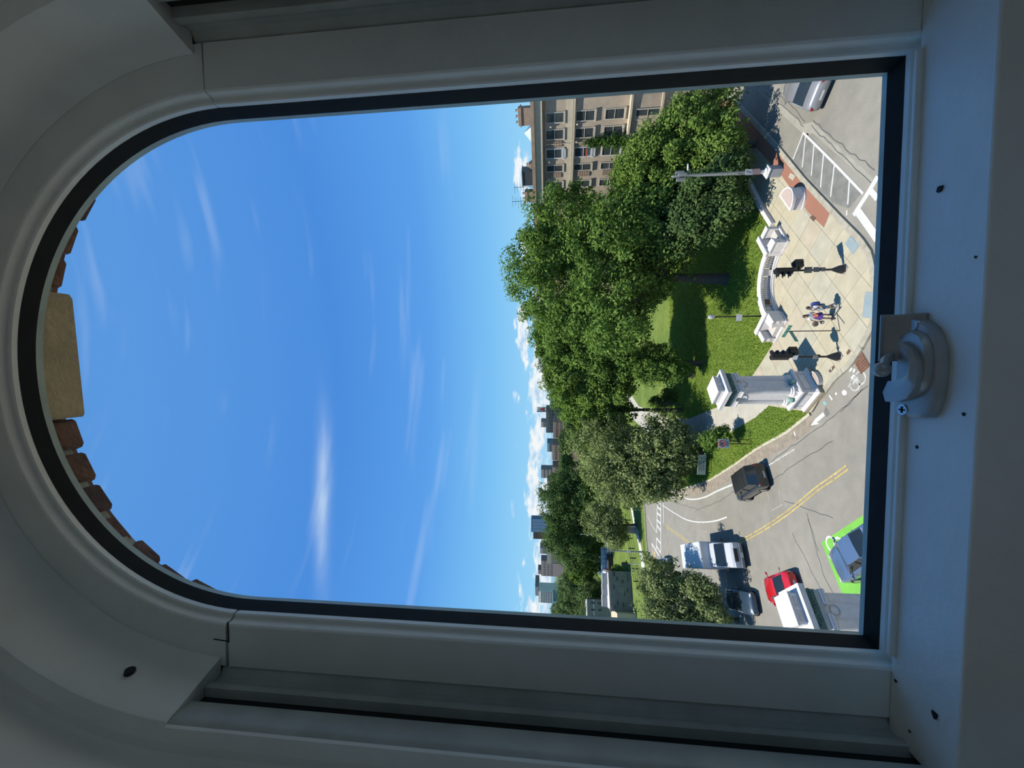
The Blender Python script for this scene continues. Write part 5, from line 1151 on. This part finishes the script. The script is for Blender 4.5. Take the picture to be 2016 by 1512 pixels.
p = G(1251, 1043, .1); ub = thing('utility_cabinet', 'grey utility cabinet beside the small street tree trunk', 'cabinet', (p.x, p.y, .08)); MB().box((0, 0, .75), (1.3, .8, 1.5)).build('body', greym, ub, bevel=.03); MB().box((0, 0, 1.54), (1.4, .9, .1)).build('lid', greym, ub); MB().box((.0, -.41, .75), (1.1, .03, 1.3)).build('door', mat('cabinet door', (.36, .38, .38), .5, .3), ub)
p = G(1262, 1111, .1); ts = thing('far_signal', 'small black traffic signal across the street above the near tree', 'traffic light', (p.x, p.y, .08)); mb = MB(); mb.cyl((0, 0, 0), (0, 0, 2.6), .08, .08, 8); mb.build('pole', signw, ts); MB().box((0, 0, 3.0), (.4, .35, 1.1)).build('signal_head', blackm, ts); 
for k in range(3): MB().box((.0, -.25, 2.68 + .33 * k), (.26, .2, .08)).build('visor', blackm, ts)
fn = thing('rail_fence', 'low black post and rail fence crossing the far lawn', 'fence', (*G2(1244, 1060, .1), .08))
fp0 = [(1237, 1002), (1238, 1024), (1239.5, 1048), (1241, 1060), (1245, 1080), (1248, 1099), (1252, 1120), (1256, 1145)]
FP = [Vector((*G2(x + 4, y, .1), 0)) - Vector((fn.location.x, fn.location.y, 0)) for x, y in fp0]
for q in FP: MB().box((q.x, q.y, .60), (.16, .16, 1.2)).build('post', blackm, fn)
for a, b in zip(FP, FP[1:]):
    for z in (.35, .75, 1.1): mb = MB(); mb.cyl((a.x, a.y, z), (b.x, b.y, z), .035, .035, 6); mb.build('rail', blackm, fn)

# ------------------------------------------------------------------ trees
leaf_green = leafmat('leaf green', (0.07, 0.128, 0.03), (0.185, 0.285, 0.066))
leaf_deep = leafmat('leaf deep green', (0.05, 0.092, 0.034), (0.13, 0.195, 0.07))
leaf_fresh = leafmat('leaf fresh green', (0.08, 0.14, 0.03), (0.205, 0.298, 0.07))
leaf_linden = leafmat('leaf linden', (0.1, 0.138, 0.048), (0.33, 0.375, 0.17))
leaf_far = leafmat('leaf far', (0.075, 0.12, 0.05), (0.165, 0.225, 0.085))
ivy_l = leafmat('leaf ivy', (0.034, 0.085, 0.02), (0.12, 0.21, 0.05))
bark = mat('bark', (.12, .10, .08), .9, var=.3, scale=6, bump=.5, bscale=20)
def blob(x, y, Y, rx, ry, rd=None):
    """crown lobe whose outline spans rx rows and ry columns of the photo at distance Y"""
    c = at(x, y, Y); dep = (c - CAM).dot(FW); h = ry * dep / FPX; v = rx * dep / FPX
    return (c, (h, (rd if rd is not None else h), v))
def leaves(blobs, n, size, seed, lump=1.0, dense=.5):
    r = np.random.default_rng(seed); w = np.array([(b[1][0] * b[1][1] + b[1][0] * b[1][2] + b[1][1] * b[1][2]) for b in blobs]); w = w / w.sum()
    PP, NN = [], []
    for (c, rad), k in zip(blobs, (w * n).astype(int)):
        c = np.array(c); rad = np.array(rad); nl = max(10, int(7 * (rad[0] * rad[2]) / (lump * lump)))
        nl = min(nl, 260)
        d = r.normal(size=(nl, 3)); d /= np.linalg.norm(d, axis=1)[:, None]
        lc = c + d * rad * r.uniform(.62, 1.0, (nl, 1)); lr = lump * r.uniform(.55, 1.25, nl)
        # a few inner lumps keep the crown closed
        idx = r.integers(0, nl, k); e = r.normal(size=(k, 3)); e /= np.linalg.norm(e, axis=1)[:, None]
        p = lc[idx] + e * (lr[idx] * r.uniform(.35, 1.0, k) ** .6)[:, None]
        inner = r.random(k) < .16; q = r.normal(size=(k, 3)); q /= np.linalg.norm(q, axis=1)[:, None]
        p[inner] = c + q[inner] * rad * r.uniform(.2, .8, (inner.sum(), 1))
        nn = e * .75 + d[idx] * .35 + np.array([0, 0, .55]) + r.normal(size=(k, 3)) * .45
        PP.append(p); NN.append(nn)
    P = np.concatenate(PP); Nn = np.concatenate(NN); Nn /= np.linalg.norm(Nn, axis=1)[:, None]
    keep = P[:, 2] > .4; P = P[keep]; Nn = Nn[keep]; k = len(P)
    t = r.normal(size=(k, 3)); t -= (t * Nn).sum(1)[:, None] * Nn; t /= np.linalg.norm(t, axis=1)[:, None]; b = np.cross(Nn, t)
    L = (size * r.uniform(.6, 1.25, k))[:, None]; Wd = L * r.uniform(.45, .7, (k, 1))
    V = np.empty((k, 4, 3)); V[:, 0] = P - t * L * .5; V[:, 1] = P + b * Wd * .5 - Nn * L * .08; V[:, 2] = P + t * L * .5 - Nn * L * .15; V[:, 3] = P - b * Wd * .5 - Nn * L * .08
    return V.reshape(-1, 3), r.random(k)
NLEAF = 0
def leaf_mesh(name, V, tint, m, parent, origin):
    global NLEAF
    k = len(tint); NLEAF += k; me = bpy.data.meshes.new(name); V = V - np.array(origin)
    me.vertices.add(4 * k); me.vertices.foreach_set('co', V.astype(np.float32).ravel()); me.loops.add(4 * k); me.loops.foreach_set('vertex_index', np.arange(4 * k, dtype=np.int32))
    me.polygons.add(k); me.polygons.foreach_set('loop_start', np.arange(0, 4 * k, 4, dtype=np.int32)); me.polygons.foreach_set('loop_total', np.full(k, 4, dtype=np.int32))
    a = me.attributes.new('tint', 'FLOAT', 'FACE'); a.data.foreach_set('value', tint.astype(np.float32)); me.update(calc_edges=True)
    me.materials.append(m); o = bpy.data.objects.new(name, me); COL.objects.link(o); o.parent = parent; o['kind'] = 'stuff'; return o
def tree(name, label, base, blobs, m, n, size, seed, lump=1.0, tr=.35, group='park and street trees', top=.55):
    bz = .08; r = thing(name, label, 'tree', (base[0], base[1], bz), 0, group); org = (base[0], base[1], bz); rr = random.Random(seed)
    cz = sum(b[0].z for b in blobs) / len(blobs); cx_ = sum(b[0].x for b in blobs) / len(blobs); cy_ = sum(b[0].y for b in blobs) / len(blobs)
    fork = Vector(((cx_ - base[0]) * .25, (cy_ - base[1]) * .25, max(.8, (cz - bz) * .45)))
    mb = MB(); mb.tube([(0, 0, -.15), (0, 0, .25), fork * .5 + Vector((rr.uniform(-.1, .1), 0, 0)), fork], [tr * 1.5, tr * 1.1, tr * .9, tr * .75], 10); tk_ = mb.build('trunk', bark, r, True)
    for c, rad in blobs:
        for q in range(3 if len(blobs) > 2 else 5):
            e = Vector((c.x - base[0] + rr.uniform(-.5, .5) * rad[0], c.y - base[1] + rr.uniform(-.5, .5) * rad[1], c.z - bz + rr.uniform(-.2, .6) * rad[2])); md_ = fork.lerp(e, .5) + Vector((0, 0, .25 * rad[2]))
            mb = MB(); mb.tube([fork, md_, e], [tr * .55, tr * .32, tr * .10], 7); mb.build('branch', bark, tk_, True)
    V, t = leaves(blobs, n, size, seed, lump); leaf_mesh('foliage', V, t, m, r, org); return r
# 1 the great maple in the middle of the park
b0 = G2(1432, 549)
tree('maple_tree', 'huge dark green maple, the tallest tree in the middle of the park', b0, [blob(1085, 545, 44, 92, 105, 6), blob(1110, 455, 44, 95, 80, 5), blob(1190, 590, 40, 90, 78, 5), blob(1205, 480, 39, 105, 92, 5), blob(1290, 415, 38.5, 75, 70, 4), blob(1280, 520, 40, 62, 80, 4.5), blob(1215, 648, 37.5, 62, 42, 3.5), blob(1130, 630, 44, 75, 45, 5)], leaf_green, 98000, .34, 11, 1.1, .5)
# 2 feathery street tree in front of the building
tree('street_tree', 'feathery bright green tree beside the pale pole in front of the apartment building', G2(1490, 282), [blob(1345, 285, 35.2, 85, 68, 3.6), blob(1290, 320, 36.4, 75, 60, 3.6), blob(1378, 225, 34.4, 68, 42, 2.8), blob(1410, 290, 34, 52, 58, 3), blob(1300, 385, 37, 85, 40, 3.2), blob(1255, 345, 39, 60, 45, 3.6)], leaf_fresh, 62000, .27, 12, .8, .28)
# 2b dark shade tree low behind the pole
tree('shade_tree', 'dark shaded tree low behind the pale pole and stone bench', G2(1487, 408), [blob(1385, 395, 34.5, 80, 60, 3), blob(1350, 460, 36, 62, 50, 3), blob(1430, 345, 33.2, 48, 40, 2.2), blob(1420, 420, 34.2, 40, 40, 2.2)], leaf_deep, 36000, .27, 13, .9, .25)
# 3 row of maples going back to the left
tree('maple_tree', 'bright green maple just left of the huge maple', G2(1380, 716), [blob(1125, 672, 50, 80, 55, 5), blob(1190, 700, 48, 66, 52, 4.5), blob(1165, 640, 52, 60, 40, 4)], leaf_green, 46000, .36, 14, 1.1, .3)
tree('maple_tree', 'fresh green maple in the middle of the tree row', G2(1366, 738), [blob(1125, 738, 52, 60, 58, 5), blob(1190, 752, 51, 50, 52, 4.5)], leaf_fresh, 38000, .38, 15, 1.1, .3)
tree('maple_tree', 'yellow green tree at the left end of the tree row', G2(1345, 808), [blob(1150, 800, 55, 46, 46, 5), blob(1195, 808, 53, 42, 42, 4)], leaf_fresh, 28000, .40, 16, 1.1, .3)
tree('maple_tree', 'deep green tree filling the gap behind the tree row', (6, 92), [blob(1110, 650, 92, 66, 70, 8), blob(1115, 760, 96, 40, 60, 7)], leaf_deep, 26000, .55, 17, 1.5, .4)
# 4 linden by the road bend
tree('linden_tree', 'pale olive linden at the bend of the road', G2(1392, 893), [blob(1190, 880, 50, 72, 68, 5), blob(1265, 905, 48, 90, 76, 5), blob(1230, 945, 49, 80, 55, 4.5), blob(1310, 870, 46, 60, 60, 4), blob(1290, 945, 46, 55, 40, 3)], leaf_linden, 62000, .30, 18, .85, .3)
# 5 far dark grove
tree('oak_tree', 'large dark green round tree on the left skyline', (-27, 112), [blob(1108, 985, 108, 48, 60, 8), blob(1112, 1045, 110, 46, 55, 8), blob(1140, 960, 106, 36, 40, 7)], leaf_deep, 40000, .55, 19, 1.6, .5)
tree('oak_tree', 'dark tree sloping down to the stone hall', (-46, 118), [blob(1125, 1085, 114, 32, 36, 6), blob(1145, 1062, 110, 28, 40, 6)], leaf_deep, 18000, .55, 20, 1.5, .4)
# 6 small linden by the far crossing
tree('linden_tree', 'small olive linden beside the far crossing', G2(1256, 1033), [blob(1188, 1022, 79, 42, 38, 4), blob(1208, 1048, 78, 28, 30, 3.5)], leaf_linden, 24000, .38, 21, 1.0, .22)
# 7 left grove
tree('elm_tree', 'green tree behind the museum at the left edge', (-66, 122), [blob(1132, 1165, 118, 38, 50, 7), blob(1128, 1225, 116, 36, 40, 7), blob(1155, 1180, 112, 30, 50, 6)], leaf_far, 34000, .55, 22, 1.5, .4)
tree('elm_tree', 'light green bushy tree above the glass pavilion', (-58, 122), [blob(1142, 1115, 116, 28, 36, 5), blob(1160, 1095, 116, 22, 38, 4)], leaf_fresh, 16000, .5, 23, 1.3, .3)
# 8 near linden at the left window edge
tree('linden_tree', 'olive linden beside the dark blue sedan at the left window edge', (-21.6, 37.6), [blob(1300, 1138, 39.5, 48, 40, 2.6), blob(1325, 1190, 38.5, 70, 52, 3), blob(1378, 1168, 37, 40, 36, 2.2), blob(1402, 1215, 36.5, 28, 28, 2), blob(1320, 1250, 38.5, 66, 38, 2.6)], leaf_linden, 48000, .24, 24, .65, .2)
# 9 saplings on the lawn
tree('sapling', 'slender dark sapling on the lawn right of the path fork', G2(1392, 712), [blob(1290, 706, 46, 44, 36, 2.0), blob(1320, 728, 45.5, 34, 28, 1.8), blob(1275, 735, 46, 28, 24, 1.6)], leaf_green, 15000, .26, 25, .6, .10)
tree('sapling', 'small round sapling beside the path fork', G2(1347, 798), [blob(1322, 782, 56, 20, 19, 1.4), blob(1296, 795, 57, 18, 16, 1.2)], leaf_green, 7000, .24, 26, .5, .08)
tree('sapling', 'young tree behind the white turn notice', (-5.2, 36.9), [blob(1395, 870, 37.2, 20, 16, .8), blob(1412, 858, 36.9, 20, 18, .8), blob(1427, 852, 36.6, 12, 12, .6)], leaf_green, 4200, .24, 27, .45, .06)
tree('sapling', 'young tree above the pale green information board', (-9.0, 46.0), [blob(1360, 903, 46, 21, 20, 1.0), blob(1348, 922, 46.4, 14, 14, .8)], leaf_linden, 5500, .24, 28, .5, .06)
# 10 far trees along the skyline
fr_ = random.Random(9)
for i, (x, y, Y, rx, ry, m_, lb) in enumerate(((1114, 868, 190, 12, 18, leaf_deep, 'small dark tree before the brick rows'), (1114, 915, 185, 12, 20, leaf_deep, 'dark tree left of the brick rows'), (1105, 950, 150, 20, 18, leaf_far, 'grey green tree under the grey tower'), (1108, 1205, 150, 18, 22, leaf_far, 'grey green tree under the white grid tower'), (1100, 560, 140, 40, 60, leaf_far, 'pale tree far behind the huge maple'), (1120, 828, 130, 14, 24, leaf_far, 'hazy green tree below the billboard'), (1150, 860, 95, 26, 30, leaf_fresh, 'light green tree behind the linden at the bend'), (1085, 690, 140, 30, 55, leaf_deep, 'dark tree tips at the cloud edge behind the tree row'))):
    c = at(x, y, Y); tree('skyline_tree', lb, (c.x, c.y), [blob(x, y, Y, rx, ry)], m_, 9000, Y * .0052, 40 + i, Y * .013, .3, group='skyline trees')
# hedges and bushes on the far lawn
for i, (x, y, Y, rx, ry, lb) in enumerate(((1178, 1062, 122, 10, 26, 'low bush row left of the small linden'), (1180, 1165, 125, 14, 26, 'bushes behind the white museum roof'), (1216, 1123, 90, 8, 8, 'little green shrub by the museum corner'), (1165, 965, 120, 9, 22, 'low bush row right of the small linden'))):
    c = at(x, y, Y); r = thing('bush', lb, 'bush', (c.x, c.y, .08), 0, 'bushes on the far lawn'); V, t = leaves([(Vector((c.x, c.y, c.z)), blob(x, y, Y, rx, ry)[1])], 5000, .42, 60 + i, .9); leaf_mesh('foliage', V, t, leaf_far if i % 2 else leaf_fresh, r, (c.x, c.y, .08))
    mb = MB(); mb.cyl((0, 0, -.1), (0, 0, max(.4, c.z * .6)), .12, .06, 8); mb.build('stem', bark, r)
# ivy climbing the building between the window columns
q0 = F0 + E2 * 3.95 - E1 * .25
iv = thing('ivy', 'green ivy climbing the apartment front between the windows', 'ivy', (q0.x, q0.y, 0)); V, t = leaves([(Vector((q0.x, q0.y, z)), (.45 + .12 * k, .45 + .12 * k, .9)) for k, z in enumerate((12.4, 11.4, 10.4, 9.4, 8.4, 7.2, 6.0, 4.5))], 9000, .22, 77, .4); leaf_mesh('foliage', V, t, ivy_l, iv, (q0.x, q0.y, 0))
mb = MB(); mb.tube([(0, 0, 0), (.05, 0, 6), (-.05, 0, 12.6)], .05, 6); mb.build('stem', bark, iv)

# ------------------------------------------------------------------ rough grass blades on the near lawn
def inside(P, x, y):
    c = np.zeros(len(x), bool); n = len(P)
    for i in range(n):
        (x1, y1), (x2, y2) = P[i - 1], P[i]
        c ^= ((y1 > y) != (y2 > y)) & (x < (x2 - x1) * (y - y1) / (y2 - y1 + 1e-12) + x1)
    return c
rg_ = np.random.default_rng(5); k = 150000
gx = rg_.uniform(-14, 20, k); gy = 26 + 32 * rg_.random(k) ** 1.3
ok = inside(lawn_pts, gx, gy) & ~inside(pz, gx, gy) & ~inside(pp, gx, gy); gx, gy = gx[ok], gy[ok]; k = len(gx)
th_ = rg_.uniform(0, 2 * PI, k); hh = rg_.uniform(.05, .13, k); ww_ = rg_.uniform(.02, .05, k); ln_ = rg_.uniform(-.05, .05, (k, 2))
V = np.zeros((k, 4, 3)); cx2, sx2 = np.cos(th_) * ww_, np.sin(th_) * ww_
for q, (sgn, up, lean) in enumerate(((-1, 0, 0), (1, 0, 0), (.3, 1, 1), (-.3, 1, 1))):
    V[:, q, 0] = gx + sgn * cx2 + lean * ln_[:, 0]; V[:, q, 1] = gy + sgn * sx2 + lean * ln_[:, 1]; V[:, q, 2] = .075 + up * hh
grass_blade = leafmat('grass blade', (.155, .265, .030), (.36, .46, .095), .4)
leaf_mesh('grass_blades', V.reshape(-1, 3), rg_.random(k), grass_blade, lawn, (0, 0, 0))
